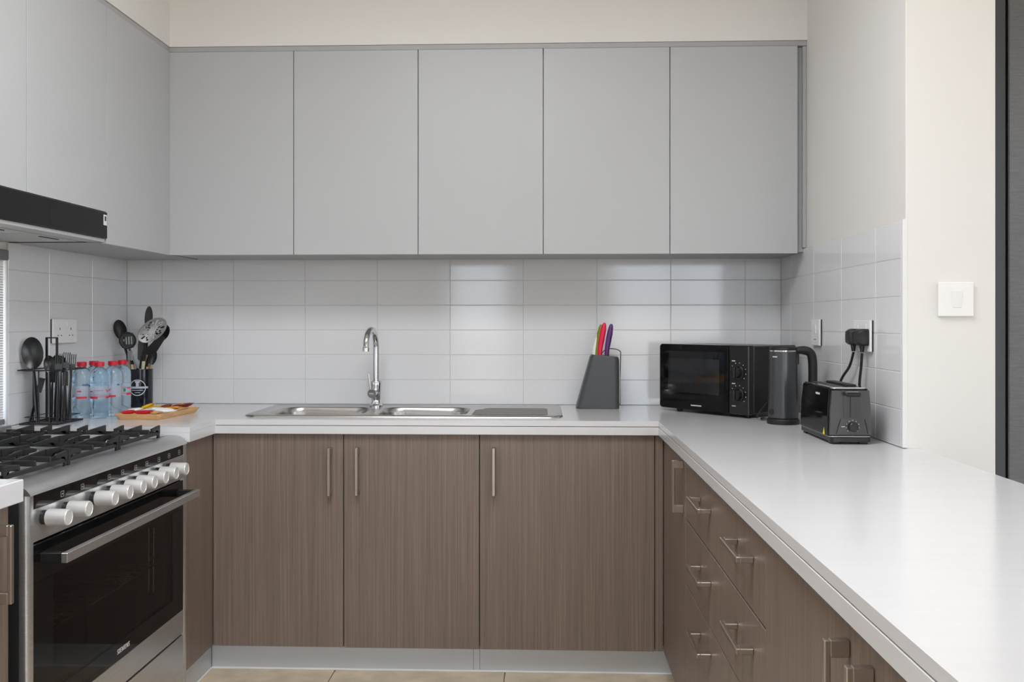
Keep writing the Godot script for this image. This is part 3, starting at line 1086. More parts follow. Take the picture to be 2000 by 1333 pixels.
	g.box(Vector3(fx[0], 0.365, dz0), Vector3(fx[1], 0.64, dz0 + 0.085), 0.0)
	g.box(Vector3(fx[0], 0.365, dz1 - 0.085), Vector3(fx[1], 0.64, dz1), 0.0)
	var door := part("oven_door", g, M.gloss_black, c)
	part("pane", loc(c).box(Vector3(xf - 0.008, 0.365, dz0 + 0.085), Vector3(xf - 0.003, 0.64, dz1 - 0.085), 0.0), M.oven_glass, door)
	part("foot_strip", loc(c).box(Vector3(fx[0], 0.238, dz0), Vector3(fx[1], 0.3125, dz1), 0.001), M.steel, door)
	g = loc(c)
	g.box(Vector3(-1.112, 0.683, -2.835), Vector3(-1.097, 0.706, -2.035), 0.0015)
	part("handle", g, M.steel, door)
	for z in [-2.832, -2.058]:
		part("handle_mount", loc(c).box(Vector3(xf - 0.003, 0.684, z), Vector3(-1.1125, 0.705, z + 0.02), 0.001), M.matt_black, door)
	lettering(door, "SIEMENS", 0.0125, c.transform.affine_inverse() * Transform3D(Basis(Vector3(0, 0, -1), Vector3.UP, Vector3(1, 0, 0)), Vector3(xf - 0.0018, 0.338, -2.449)), M.white_print)
	part("drawer", loc(c).box(Vector3(fx[0], 0.075, dz0), Vector3(fx[1], 0.232, dz1), 0.001), M.steel, c)
	# oven inside: rack, side runners and the fan grille
	for z in [z1 - 0.13, z0 + 0.13]:
		g = loc(c)
		g.tube([Vector3(-1.21, 0.40, z), Vector3(-1.21, 0.60, z)], 0.0022, 6)
		g.tube([Vector3(-1.225, 0.40, z), Vector3(-1.225, 0.60, z)], 0.0022, 6)
		for i in 6:
			g.tube([Vector3(-1.205, 0.41 + i * 0.035, z), Vector3(-1.60, 0.41 + i * 0.035, z)], 0.002, 6)
		part("runner", g, M.chrome, c)
	g = loc(c)
	for x in [-1.205, -1.60]:
		g.tube([Vector3(x, 0.487, z0 + 0.125), Vector3(x, 0.487, z1 - 0.125)], 0.003, 6)
		g.tube([Vector3(x, 0.507, z0 + 0.125), Vector3(x, 0.507, z1 - 0.125)], 0.002, 6)
	for i in 16:
		var z := z0 + 0.14 + i * 0.0408
		g.tube([Vector3(-1.205, 0.488, z), Vector3(-1.60, 0.488, z)], 0.0016, 6)
	part("oven_rack", g, M.chrome, c)


# ------------------------------------------------------------------ switches, sockets, plugs
func plate(called: String, label: String, category: String, at: Vector3, out: Vector3, wide: float, high: float) -> Node3D:
	var o := thing(called, label, category, at)
	o.basis = Basis(Vector3.UP.cross(out), Vector3.UP, out)
	part("spacer", G.new().box(Vector3(-wide / 2 + 0.001, -high / 2 + 0.001, 0), Vector3(wide / 2 - 0.001, high / 2 - 0.001, 0.004), 0.0), M.soft_black, o)
	part("plate", G.new().box(Vector3(-wide / 2, -high / 2, 0.004), Vector3(wide / 2, high / 2, 0.011), 0.002), M.white_plastic, o)
	return o


func switches() -> void:
	var o := thing("light_switch", "square white light switch on the painted wall end", "switch", Vector3(1.105, 1.2997, ZE))
	part("plate", G.new().box(Vector3(-0.046, -0.0465, 0.0005), Vector3(0.046, 0.0465, 0.010), 0.002), M.white_plastic, o)
	var g := G.new()
	g.t = Transform3D(Basis(Vector3.RIGHT, 0.10), Vector3(0.001, 0.0, 0.0105))
	g.box(Vector3(-0.0115, -0.023, -0.004), Vector3(0.0115, 0.023, 0.003), 0.001)
	part("rocker", g, M.white_plastic, o)

	var x := XR
	var sw := plate("fused_switch", "narrow white switch plate on the tiles behind the kettle", "switch", Vector3(x, 1.2021, -3.223), Vector3(-1, 0, 0), 0.092, 0.093)
	part("rocker", G.new().box(Vector3(-0.012, -0.004, 0.0105), Vector3(0.012, 0.028, 0.0135), 0.001), M.white_plastic, sw)
	part("indicator", G.new().box(Vector3(-0.010, -0.026, 0.011), Vector3(0.010, -0.0235, 0.0116), 0.0), M.dark_print, sw)
	var so := plate("wall_socket", "double white socket with two black plugs, above the toaster", "socket", Vector3(x, 1.197, -2.756), Vector3(-1, 0, 0), 0.142, 0.094)
	for s in [-0.035, 0.035]:
		part("rocker", G.new().box(Vector3(s - 0.008, 0.018, 0.0105), Vector3(s + 0.008, 0.034, 0.0135), 0.001), M.white_plastic, so)
	var wl := plate("wall_socket", "double white socket on the tiles above the water bottles", "socket", Vector3(XL, 1.206, -3.217), Vector3(1, 0, 0), 0.162, 0.088)
	for s in [-0.038, 0.038]:
		part("rocker", G.new().box(Vector3(s - 0.026, 0.02, 0.0105), Vector3(s - 0.010, 0.036, 0.013), 0.001), M.white_plastic, wl)
		for q in [[0.0, 0.008, 0.0022, 0.004], [-0.011, -0.016, 0.0032, 0.0018], [0.011, -0.016, 0.0032, 0.0018]]:
			part("pin_hole", G.new().box(Vector3(s + q[0] - q[2], q[1] - q[3], 0.0108), Vector3(s + q[0] + q[2], q[1] + q[3], 0.0113), 0.0), M.dark_print, wl)

	# two plugs and their leads
	var zs := [-2.79, -2.715]
	var say := ["black mains plug on the kettle side of the double socket", "black mains plug on the wall-end side of the double socket"]
	var lead := ["black lead hanging from the socket to behind the toaster", "black lead running down from the socket to the toaster top"]
	for i in 2:
		var p := thing("mains_plug", say[i], "plug", Vector3(x - 0.012, 1.193, zs[i]), 0.0, "plugs in the double socket")
		g = G.new()
		var rings := []
		for q in [[0.0, 0.052, 0.050], [-0.016, 0.052, 0.050], [-0.024, 0.046, 0.044], [-0.030, 0.038, 0.036]]:
			var r := PackedVector3Array()
			for k in rrect(q[1], q[2], 0.008, 3):
				r.append(Vector3(q[0], k.y, k.x))
			rings.append(r)
		g.loft(rings)
		part("body", g, M.matt_black, p, 30.0)
		g = G.new()
		g.tube([Vector3(-0.012, -0.02, 0), Vector3(-0.012, -0.044, 0.002)], [0.009, 0.0055], 12)
		part("strain_relief", g, M.matt_black, p)
		var a := Vector3(x - 0.024, 1.145, zs[i] + 0.002)
		var path := [a, Vector3(x - 0.024, 1.10, zs[i] - 0.035), Vector3(x - 0.026, 1.045, zs[i] - 0.115), Vector3(x - 0.028, 0.95, zs[i] - 0.14), Vector3(x - 0.045, CT + 0.005, zs[i] - 0.16), Vector3(x - 0.075, CT + 0.005, zs[i] - 0.22)]
		if i == 1:
			path = [a, Vector3(x - 0.023, 1.10, zs[i] - 0.010), Vector3(x - 0.024, 1.05, zs[i] - 0.02), Vector3(x - 0.024, 0.96, zs[i] - 0.022), Vector3(x - 0.024, CT + 0.006, zs[i] - 0.03), Vector3(x - 0.027, CT + 0.006, zs[i] - 0.12)]
		one("power_lead", G.new().tube(curve(path, 6), 0.0042, 8), M.matt_black, lead[i], "cable", "leads of the double socket", 60.0)


# ------------------------------------------------------------------ appliances on the worktop
func microwave() -> void:
	var a := deg_to_rad(-49.7)
	var m := thing("microwave", "black solo microwave set across the corner, two dials", "microwave", Vector3(0.5825, CT, -3.36), a)
	var w := 0.42
	var y0 := 0.012
	var y1 := 0.258
	# local: +z is the front, z = 0 the front face
	part("body", G.new().box(Vector3(-w / 2 + 0.004, y0 + 0.002, -0.285), Vector3(w / 2 - 0.001, y1 - 0.002, -0.03), 0.004), M.soft_black, m)
	var g := G.new()
	var rings := []
	for q in [[-0.030, 0.0], [-0.004, 0.0], [-0.001, 0.0015], [0.0, 0.004]]:
		var r := PackedVector3Array()
		for k in rrect(0.332 - q[1] * 2, y1 - y0 - q[1] * 2, 0.012 - q[1] * 0.5, 5, Vector2(-w / 2 + 0.166, (y0 + y1) / 2)):
			r.append(Vector3(k.x, k.y, q[0]))
		rings.append(r)
	g.loft(rings)
	var door := part("door", g, M.gloss_black, m, 40.0)
	part("window", G.new().box(Vector3(-w / 2 + 0.045, 0.075, 0.0), Vector3(-w / 2 + 0.29, 0.205, 0.0006), 0.0), M.oven_dark, door)
	part("window_pane", G.new().box(Vector3(-w / 2 + 0.02, 0.05, 0.0006), Vector3(-w / 2 + 0.315, 0.232, 0.0026), 0.0), M.microwave_glass, door)
	# the maker's mark under the window is too small to read: a dot and a row of blocks
	g = G.new()
	g.box(Vector3(-0.052, 0.0275, 0.0), Vector3(-0.0475, 0.032, 0.0006), 0.0005)
	for i in 7:
		g.box(Vector3(-0.045 + i * 0.0062, 0.0278, 0.0), Vector3(-0.045 + i * 0.0062 + 0.0052, 0.0318, 0.0006), 0.0)
	part("maker_mark", g, M.white_print, door)
	part("control_panel", G.new().box(Vector3(w / 2 - 0.0865, y0, -0.030), Vector3(w / 2, y1, 0.0), 0.003), M.soft_black, m)
	for y in [0.163, 0.082]:
		g = G.new()
		g.t = Transform3D(Basis(Vector3.RIGHT, PI / 2), Vector3(w / 2 - 0.045, y, 0.0))
		g.lathe([Vector2(0.026, 0.0), Vector2(0.026, 0.004), Vector2(0.022, 0.006), Vector2(0.0205, 0.020), Vector2(0.019, 0.022), Vector2(0.0, 0.022)], 28)
		var kn := part("dial", g, M.soft_black, m)
		part("grip", G.new().box(Vector3(w / 2 - 0.048, y - 0.019, 0.021), Vector3(w / 2 - 0.042, y + 0.019, 0.027), 0.0015), M.soft_black, kn)
		g = G.new()
		for i in 9:
			var an := deg_to_rad(200.0 - i * 30.0)
			var q := Vector2(cos(an), sin(an)) * 0.0335
			g.box(Vector3(w / 2 - 0.045 + q.x - 0.0018, y + q.y - 0.0011, 0.0), Vector3(w / 2 - 0.045 + q.x + 0.0018, y + q.y + 0.0011, 0.0004), 0.0)
		g.box(Vector3(w / 2 - 0.073, y + 0.038, 0.0), Vector3(w / 2 - 0.058, y + 0.0415, 0.0004), 0.0)
		part("dial_print", g, M.white_print, m)
	part("panel_mark", G.new().box(Vector3(w / 2 - 0.073, 0.040, 0.0), Vector3(w / 2 - 0.056, 0.0432, 0.0004), 0.0), M.white_print, m)
	for q in [[-w / 2 + 0.06, -0.05], [w / 2 - 0.04, -0.05], [-w / 2 + 0.06, -0.25], [w / 2 - 0.05, -0.25]]:
		g = G.new()
		g.t = Transform3D(Basis(), Vector3(q[0], 0, q[1]))
		g.lathe([Vector2(0.011, 0.0), Vector2(0.012, 0.003), Vector2(0.010, 0.0145)], 14)
		part("foot", g, M.matt_black, m)
	one("power_lead", G.new().tube(curve([Vector3(0.742, CT + 0.006, -3.186), Vector3(0.760, CT + 0.045, -3.165), Vector3(0.790, CT + 0.075, -3.150), Vector3(0.83, CT + 0.05, -3.150), Vector3(0.80, CT + 0.008, -3.160), Vector3(0.765, CT + 0.006, -3.175), Vector3(0.752, CT + 0.006, -3.15), Vector3(0.79, CT + 0.006, -3.135), Vector3(0.84, CT + 0.006, -3.14)], 7), 0.0032, 8), M.soft_black, "black lead bundled between the microwave and the kettle", "cable", "", 60.0)


func kettle() -> void:
	var k := thing("kettle", "tall slim charcoal electric kettle with a black handle", "kettle", Vector3(0.8015, CT, -3.06))
	part("base", G.new().lathe([Vector2(0.052, 0.0), Vector2(0.053, 0.004), Vector2(0.053, 0.014), Vector2(0.050, 0.018), Vector2(0.047, 0.0185)], 40), M.matt_black, k)
	part("body", G.new().lathe([Vector2(0.047, 0.0188), Vector2(0.0495, 0.022), Vector2(0.0485, 0.12), Vector2(0.0462, 0.241), Vector2(0.0452, 0.2425)], 48), M.kettle, k)
	part("band", G.new().lathe([Vector2(0.0452, 0.2426), Vector2(0.0465, 0.2432), Vector2(0.0465, 0.2470), Vector2(0.045, 0.2475)], 48), M.chrome, k)
	part("lid", G.new().lathe([Vector2(0.045, 0.2476), Vector2(0.0455, 0.249), Vector2(0.0445, 0.256), Vector2(0.040, 0.2605), Vector2(0.015, 0.2625), Vector2(0.0, 0.2625)], 48), M.matt_black, k)
	var g := G.new()
	var pts := curve([Vector3(0.034, 0.243, 0), Vector3(0.062, 0.247, 0), Vector3(0.088, 0.240, 0), Vector3(0.0975, 0.215, 0), Vector3(0.099, 0.15, 0), Vector3(0.097, 0.07, 0)], 6)
	var rad := []
	for i in pts.size():
		rad.append(0.0155 if i > 8 else 0.0115 + 0.0005 * i)
	g.tube(pts, rad, 16, 0.95)
	part("handle", g, M.matt_black, k, 60.0)
	g = G.new()
	g.box(Vector3(0.045, 0.20, -0.008), Vector3(0.052, 0.246, 0.008), 0.003)
	part("handle_root", g, M.matt_black, k)
	g = G.new()
	g.t = Transform3D(Basis(Vector3(0, 0, 1), -0.3), Vector3(0.078, 0.2535, 0.0))
	g.box(Vector3(-0.010, -0.003, -0.007), Vector3(0.010, 0.003, 0.007), 0.002)
	part("lid_button", g, M.matt_black, k)
	g = G.new()
	for i in 6:
		var an := -0.30 - 0.30 + i * 0.065 - 0.42
		g.t = Transform3D(Basis(Vector3.UP, an), Vector3.ZERO)
		g.box(Vector3(-0.0013, 0.224, 0.0463), Vector3(0.0013, 0.2275, 0.0471), 0.0)
	part("maker_mark", g, M.white_print, k)
	g = G.new()
	var an2 := -1.12
	g.t = Transform3D(Basis(Vector3.UP, an2) * Basis(Vector3.RIGHT, PI / 2), Basis(Vector3.UP, an2) * Vector3(0, 0.042, 0.0488))
	g.lathe([Vector2(0.0105, 0.0), Vector2(0.0105, 0.0015), Vector2(0.0075, 0.0018), Vector2(0.006, 0.001), Vector2(0.0, 0.001)], 20)
	part("power_button", g, M.soft_black, k)


func toaster() -> void:
	var t := thing("toaster", "glossy black two-slice toaster, its lever end facing the room", "toaster", Vector3(0.8535, CT, -2.69))
	var hz := 0.140
	var g := G.new()
	# long body lofted along y with a slight taper
	var rings := []
	for q in [[0.022, 0.0600, 0.150], [0.028, 0.0612, 0.1512], [0.10, 0.059, 0.150], [0.148, 0.0545, 0.1475], [0.1545, 0.0525, 0.1460]]:
		rings.append(flat_ring(rrect(q[1] * 2, q[2] * 2 - 0.02, 0.012, 5), q[0]))
	g.loft(rings)
	part("body", g, M.gloss_black, t, 30.0)
	g = G.new()
	g.prism(rrect(0.099, 0.266, 0.010, 4), 0.1546, 0.1585, 0.0015)
	part("top_plate", g, M.chrome, t)
	for x in [-0.020, 0.020]:
		g = G.new()
		g.box(Vector3(x - 0.0135, 0.1586, -0.112), Vector3(x + 0.0135, 0.1592, 0.105), 0.0)
		part("slot", g, M.matt_black, t)
	g = G.new()
	g.box(Vector3(0.006, 0.1592, -0.095), Vector3(0.034, 0.1635, 0.09), 0.001)
	part("slot_cover", g, M.matt_black, t)
	g = G.new()
	g.prism(rrect(0.112, 0.30, 0.012, 4), 0.007, 0.0205, 0.002)
	part("foot_plate", g, M.soft_black, t)
	g = G.new()
	g.prism(rrect(0.118, 0.285, 0.012, 4), 0.0205, 0.0225, 0.0)
	part("plinth_line", g, M.chrome, t)
	for q in [[-0.04, -0.12], [0.04, -0.12], [-0.04, 0.12], [0.04, 0.12]]:
		part("foot", G.new().box(Vector3(q[0] - 0.012, 0.0, q[1] - 0.012), Vector3(q[0] + 0.012, 0.0075, q[1] + 0.012), 0.001), M.matt_black, t)
	# lever end
	var ze := 0.1385
	g = G.new()
	var face := []
	for q in [[0.0, 0.0], [0.006, 0.002]]:
		var r := PackedVector3Array()
		for k in [[-0.058, 0.026], [0.058, 0.026], [0.0565, 0.095], [0.0515, 0.150], [-0.0515, 0.150], [-0.0565, 0.095]]:
			r.append(Vector3(k[0] * (1.0 - q[1] * 6), k[1], ze + q[0]))
		face.append(r)
	g.loft(face)
	var fp := part("end_panel", g, M.dark_chrome, t, 20.0)
	g = G.new()
	g.box(Vector3(-0.0195, 0.072, ze + 0.006), Vector3(0.0215, 0.146, ze + 0.0068), 0.0)
	part("lever_recess", g, M.smoke, fp)
	part("lever_track", G.new().box(Vector3(-0.003, 0.074, ze + 0.0068), Vector3(0.001, 0.14, ze + 0.0072), 0.0), M.matt_black, fp)
	g = G.new()
	g.t = Transform3D(Basis(Vector3.RIGHT, 0.15), Vector3(0.0005, 0.141, ze + 0.016))
	g.box(Vector3(-0.021, -0.0055, -0.011), Vector3(0.021, 0.0065, 0.012), 0.003)
	part("lever", g, M.soft_black, t)
	g = G.new()
	g.t = Transform3D(Basis(Vector3.RIGHT, PI / 2), Vector3(0.0055, 0.049, ze + 0.006))
	g.lathe([Vector2(0.0135, 0.0), Vector2(0.013, 0.012), Vector2(0.0115, 0.0135), Vector2(0.0, 0.0135)], 24)
	part("browning_dial", g, M.soft_black, t)
	g = G.new()
	for i in 9:
		var an := deg_to_rad(220 - i * 32.5)
		var q := Vector2(cos(an), sin(an)) * 0.0178
		g.box(Vector3(0.0055 + q.x - 0.001, 0.049 + q.y - 0.001, ze + 0.006), Vector3(0.0055 + q.x + 0.001, 0.049 + q.y + 0.001, ze + 0.0065), 0.0)
	g.box(Vector3(-0.026, 0.0485, ze + 0.006), Vector3(-0.016, 0.05, ze + 0.0065), 0.0)
	part("dial_print", g, M.white_print, fp)
	g = G.new()
	g.tube([Vector3(-0.040, 0.030, ze + 0.0063), Vector3(-0.028, 0.070, ze + 0.0063)], 0.0012, 6)
	g.tube([Vector3(0.048, 0.030, ze + 0.0063), Vector3(0.038, 0.070, ze + 0.0063)], 0.0012, 6)
	part("seam", g, M.matt_black, fp)
	# warning triangle and the small maker's mark on the long side
	g = G.new()
	g.tri(Vector3(-0.0620, 0.024, 0.094), Vector3(-0.0620, 0.024, 0.114), Vector3(-0.0612, 0.044, 0.104))
	part("warning_sign", g, M.yellow_sign, t)
	g = G.new()
	for i in 4:
		g.box(Vector3(-0.0572, 0.131, 0.012 + i * 0.009), Vector3(-0.0555, 0.1365, 0.012 + i * 0.009 + 0.0075), 0.0)
	part("maker_mark", g, M.white_print, t)


func knife_block() -> void:
	var k := thing("knife_block", "slanted dark grey knife block holding coloured knives", "knife block", Vector3(0.215, CT, -3.60))
	var rings := []
	for q in [[0.0, -0.087, 0.079, 0.052], [0.004, -0.090, 0.080, 0.054], [0.10, -0.063, 0.080, 0.052], [0.205, -0.0335, 0.0795, 0.048], [0.213, -0.028, 0.076, 0.046]]:
		var c := Vector2((q[1] + q[2]) / 2, 0)
		var r := flat_ring(rrect(q[2] - q[1], q[3] * 2, 0.022, 6, c), q[0])
		if q[0] > 0.15:
			for i in r.size():
				r[i].y += -0.10 * (r[i].x + 0.03) * 0.9 * (1.0 if r[i].x > 0.01 else 0.35)
		rings.append(r)
	part("body", G.new().loft(rings), M.block, k, 40.0)
	var g := G.new()
	var loop := curve([Vector3(0.084, 0.012, 0.02), Vector3(0.084, 0.12, 0.02), Vector3(0.0865, 0.205, 0.02), Vector3(0.084, 0.226, 0.02), Vector3(0.062, 0.235, 0.012), Vector3(0.03, 0.2335, 0.0), Vector3(0.012, 0.215, 0.0)], 5)
	g.tube(loop, 0.0017, 8)
	part("wire_loop", g, M.matt_black, k, 60.0)
	g = G.new()
	g.box(Vector3(0.0805, 0.02, -0.01), Vector3(0.0825, 0.19, 0.03), 0.0005)
	part("side_strip", g, M.white_plastic, k)
	var list := [["white", -0.0155, 0.0, 0.196, 0.298, 0.016], ["green", -0.0065, 0.002, 0.198, 0.332, 0.014], ["red", 0.0055, 0.012, 0.198, 0.339, 0.016], ["purple", 0.0325, 0.010, 0.194, 0.3345, 0.015]]
	for a in list:
		var n := thing("kitchen_knife", "kitchen knife with a %s handle standing in the grey block" % ("pinkish red" if a[0] == "red" else a[0]), "knife", k.position + Vector3(a[1], 0.16, a[2]))
		g = G.new()
		var y0: float = a[3] - 0.16
		var h: float = a[4] - a[3]
		var p := []
		var rr := []
		for q in [[0.0, 0.0, 0.0085], [0.25, 0.0005, 0.0095], [0.5, 0.006, 0.0112], [0.75, 0.0125, 0.0112], [0.92, 0.0165, 0.0085], [1.0, 0.0175, 0.0035]]:
			p.append(Vector3(q[1], y0 + h * q[0], 0))
			rr.append(q[2])
		g.tube(curve(p, 4), spread(rr, 4), 14, 0.75, Vector3(0, 0, 1))
		part("handle", g, M["knife_" + a[0]], n, 60.0)
		part("blade", G.new().box(Vector3(-0.006, -0.08, -0.0008), Vector3(0.006, y0 + 0.002, 0.0008), 0.0004), M.steel, n)


func spread(r: Array, sub: int) -> Array:
	var out := []
	for i in r.size() - 1:
		for k in sub:
			out.append(lerpf(r[i], r[i + 1], float(k) / sub))
	out.append(r[-1])
	return out


# ------------------------------------------------------------------ left corner
func dish(g: G, rx: float, ry: float, deep: float, th := 0.0022) -> void:
	# a shallow bowl in the local xy plane, hollow towards +z
	var rings := []
	for side in 2:
		var order := range(0, 6) if side == 0 else range(5, -1, -1)
		for i in order:
			var k: float = i / 5.0
			var r := PackedVector3Array()
			for j in 24:
				var an := TAU * j / 24
				r.append(Vector3(cos(an) * rx * maxf(k, 0.01), sin(an) * ry * maxf(k, 0.01), -deep * (1.0 - k * k) - (th if side == 0 else 0.0)))
			rings.append(r)
	g.loft(rings)


func utensils() -> void:
	var c := Vector3(-1.632, CT, -3.585)
	var k := thing("utensil_crock", "navy black cylindrical utensil crock with a white round emblem", "utensil holder", c)
	part("pot", G.new().lathe([Vector2(0.046, 0.0), Vector2(0.048, 0.002), Vector2(0.048, 0.151), Vector2(0.0472, 0.153), Vector2(0.0452, 0.152), Vector2(0.0448, 0.008), Vector2(0.0, 0.006)], 48), M.crock, k)
	var th0 := deg_to_rad(11.0)
	var wrap := func(u: float, y: float, r := 0.0486) -> Vector3:
		var an := th0 + u / 0.048
		return Vector3(sin(an) * r, y, cos(an) * r)
	var g := G.new()
	var yc := 0.0795
	var strip := func(u0: float, u1: float, y0: float, y1: float) -> void:
		var n := 8
		for i in n:
			var a := lerpf(u0, u1, float(i) / n)
			var b := lerpf(u0, u1, float(i + 1) / n)
			g.quad(wrap.call(a, y0), wrap.call(b, y0), wrap.call(b, y1), wrap.call(a, y1))
	for i in 40:
		var a := TAU * i / 40
		var b := TAU * (i + 1) / 40
		var r0 := 0.0288
		var r1 := 0.0325
		g.quad(wrap.call(cos(a) * r0, yc + sin(a) * r0), wrap.call(cos(a) * r1, yc + sin(a) * r1), wrap.call(cos(b) * r1, yc + sin(b) * r1), wrap.call(cos(b) * r0, yc + sin(b) * r0))
	strip.call(-0.041, 0.041, yc - 0.0035, yc + 0.0045)
	strip.call(-0.0055, 0.0055, yc + 0.0045, yc + 0.020)
	strip.call(-0.009, 0.009, yc + 0.020, yc + 0.027)
	strip.call(-0.010, 0.010, yc - 0.021, yc - 0.0185)
	for i in 12:
		strip.call(-0.021 + i * 0.0036, -0.021 + i * 0.0036 + 0.0024, yc - 0.0125, yc - 0.0085)
	part("emblem", g, M.emblem, k, 60.0)

	# the utensils; each head is laid out in the plane of the crock
	var z := -3.585
	var grp := "utensils in the crock"
	var face := Vector3(1.6, 0.1, 3.5).normalized()
	var u: Node3D
	var stick := func(called: String, label: String, foot: Vector3, neck: Vector3, head_at: Vector3, handle: String, hr: float) -> Node3D:
		var o := thing(called, label, "utensil", foot, 0.0, grp)
		var gg := loc(o)
		var m := foot.lerp(neck, 0.86)
		gg.tube([foot, m], [hr * 0.9, hr], 12)
		part("handle", gg, M[handle], o, 60.0)
		gg = loc(o)
		gg.tube([m, neck, head_at], [hr * 0.85, hr * 0.62, hr * 0.55], 10)
		part("neck", gg, M.utensil_black, o, 60.0)
		return o
	# solid spoon leaning to the wall, wooden handle
	u = stick.call("serving_spoon", "black serving spoon on a wooden handle, leaning to the cooker wall", Vector3(-1.645, CT + 0.012, z + 0.012), Vector3(-1.683, 1.108, z + 0.005), Vector3(-1.708, 1.165, z - 0.003), "wood_handle", 0.0085)
	g = loc(u)
	g.t = g.t * frame_of(Vector3(-1.7205, 1.207, z - 0.012), Vector3(-0.26, 1, 0), Vector3(0.35, -0.1, 1))
	dish(g, 0.0245, 0.042, 0.012)
	part("bowl", g, M.utensil_black, u, 60.0)
	# slotted round spoon
	u = stick.call("slotted_spoon", "round black slotted spoon with pale slots", Vector3(-1.640, CT + 0.012, z + 0.018), Vector3(-1.655, 1.095, z + 0.028), Vector3(-1.660, 1.13, z + 0.034), "wood_handle", 0.008)
	g = loc(u)
	g.t = g.t * frame_of(Vector3(-1.6655, 1.165, z + 0.04), Vector3(-0.05, 1, 0), face)
	for i in 5:
		var w: float = [0.0085, 0.0055, 0.0055, 0.0055, 0.0085][i]
		var xx: float = [-0.0205, -0.0095, 0.0, 0.0095, 0.0205][i]
		var hh := sqrt(maxf(0.0, 0.029 * 0.029 - xx * xx))
		var poly := PackedVector3Array()
		var poly2 := PackedVector3Array()
		for q in rrect(w * 1.0, hh * 2 + 0.004, w * 0.45, 4, Vector2(xx, 0)):
			poly.append(Vector3(q.x, q.y, -0.0012))
			poly2.append(Vector3(q.x, q.y, 0.0012))
		g.loft([poly, poly2])
	var rp := []
	for i in 33:
		var an := TAU * i / 32
		rp.append(Vector3(cos(an) * 0.029, sin(an) * 0.031, 0))
	g.tube(rp, 0.0038, 8)
	for s in [-1.0, 1.0]:
		g.box(Vector3(-0.022, s * 0.0225 - 0.007, -0.0012), Vector3(0.022, s * 0.0225 + 0.007, 0.0012), 0.0005)
	part("slotted_head", g, M.utensil_black, u, 40.0)
	# grey peeler in front of it
	var pe := thing("peeler", "grey metal peeler standing in front of the slotted spoon", "utensil", Vector3(-1.646, CT + 0.012, z + 0.028), 0.0, grp)
	g = loc(pe)
	for s in [-1.0, 1.0]:
		g.tube([Vector3(-1.646 + s * 0.006, CT + 0.012, z + 0.028), Vector3(-1.647 + s * 0.0125, CT + 0.16, z + 0.034), Vector3(-1.652 + s * 0.0085, 1.105, z + 0.046)], [0.004, 0.0042, 0.0042], 8, 0.6)
	g.box(Vector3(-1.662, 1.085, z + 0.044), Vector3(-1.6425, 1.125, z + 0.049), 0.002)
	part("frame", g, M.filter, pe, 40.0)
	# turner with wooden handle, upright
	u = stick.call("turner", "upright black narrow turner on a pale wooden handle", Vector3(-1.628, CT + 0.012, z + 0.005), Vector3(-1.622, 1.075, z + 0.012), Vector3(-1.620, 1.10, z + 0.014), "wood_handle", 0.0105)
	g = loc(u)
	g.t = g.t * frame_of(Vector3(-1.6185, 1.135, z + 0.016), Vector3(0.04, 1, 0), face)
	var pr := PackedVector2Array([Vector2(-0.010, -0.055), Vector2(0.010, -0.055), Vector2(0.0155, -0.01), Vector2(0.0165, 0.04), Vector2(0.010, 0.052), Vector2(-0.006, 0.053), Vector2(-0.0145, 0.045), Vector2(-0.0155, -0.01)])
	g.t = g.t * Transform3D(Basis(Vector3.RIGHT, PI / 2), Vector3.ZERO)
	g.prism(pr, -0.002, 0.002, 0.0008)
	part("blade", g, M.utensil_black, u)
	# tall spatula seen as a pointed oval
	u = stick.call("long_spoon", "tallest black utensil, a long narrow pointed oval blade", Vector3(-1.625, CT + 0.012, z - 0.02), Vector3(-1.614, 1.15, z - 0.02), Vector3(-1.612, 1.19, z - 0.02), "wood_handle", 0.007)
	g = loc(u)
	g.t = g.t * frame_of(Vector3(-1.6065, 1.2535, z - 0.02), Vector3(0.05, 1, 0), face)
	dish(g, 0.0155, 0.050, 0.004, 0.003)
	part("blade", g, M.utensil_black, u, 60.0)
	# skimmer
	u = stick.call("skimmer", "silver perforated oval skimmer tilted over the crock rim", Vector3(-1.625, CT + 0.012, z + 0.02), Vector3(-1.602, 1.11, z + 0.030), Vector3(-1.594, 1.160, z + 0.040), "pale_handle", 0.007)
	g = loc(u)
	g.t = g.t * frame_of(Vector3(-1.561, 1.206, z + 0.05), Vector3(0.74, 0.67, -0.25), face)
	var nr := 7
	var ns := 30
	for i in nr:
		for j in ns:
			if i in [2, 4] and (j + i / 2) % 2 == 0:
				continue
			if i == 3 and j % 5 == 0 or i == 5 and j % 3 == 1:
				continue
			var r0 := float(i) / nr
			var r1 := float(i + 1) / nr
			var a0 := TAU * j / ns
			var a1 := TAU * (j + 1) / ns
			var cor := []
			for q in [[r0, a0], [r1, a0], [r1, a1], [r0, a1]]:
				cor.append(Vector3(cos(q[1]) * q[0] * 0.036, sin(q[1]) * q[0] * 0.062, -0.008 * (1.0 - q[0] * q[0])))
			var d := Vector3(0, 0, 0.0012)
			g.quad(cor[0] + d, cor[1] + d, cor[2] + d, cor[3] + d)
			g.quad(cor[3] - d, cor[2] - d, cor[1] - d, cor[0] - d)
	part("perforated_head", g, M.filter, u, 60.0)
	g = loc(u)
	g.t = g.t * frame_of(Vector3(-1.561, 1.206, z + 0.05), Vector3(0.74, 0.67, -0.25), face)
	rp = []
	for i in 33:
		var an := TAU * i / 32
		rp.append(Vector3(cos(an) * 0.0365, sin(an) * 0.0625, 0))
	g.tube(rp, 0.0018, 8)
	part("head_rim", g, M.filter, u, 60.0)
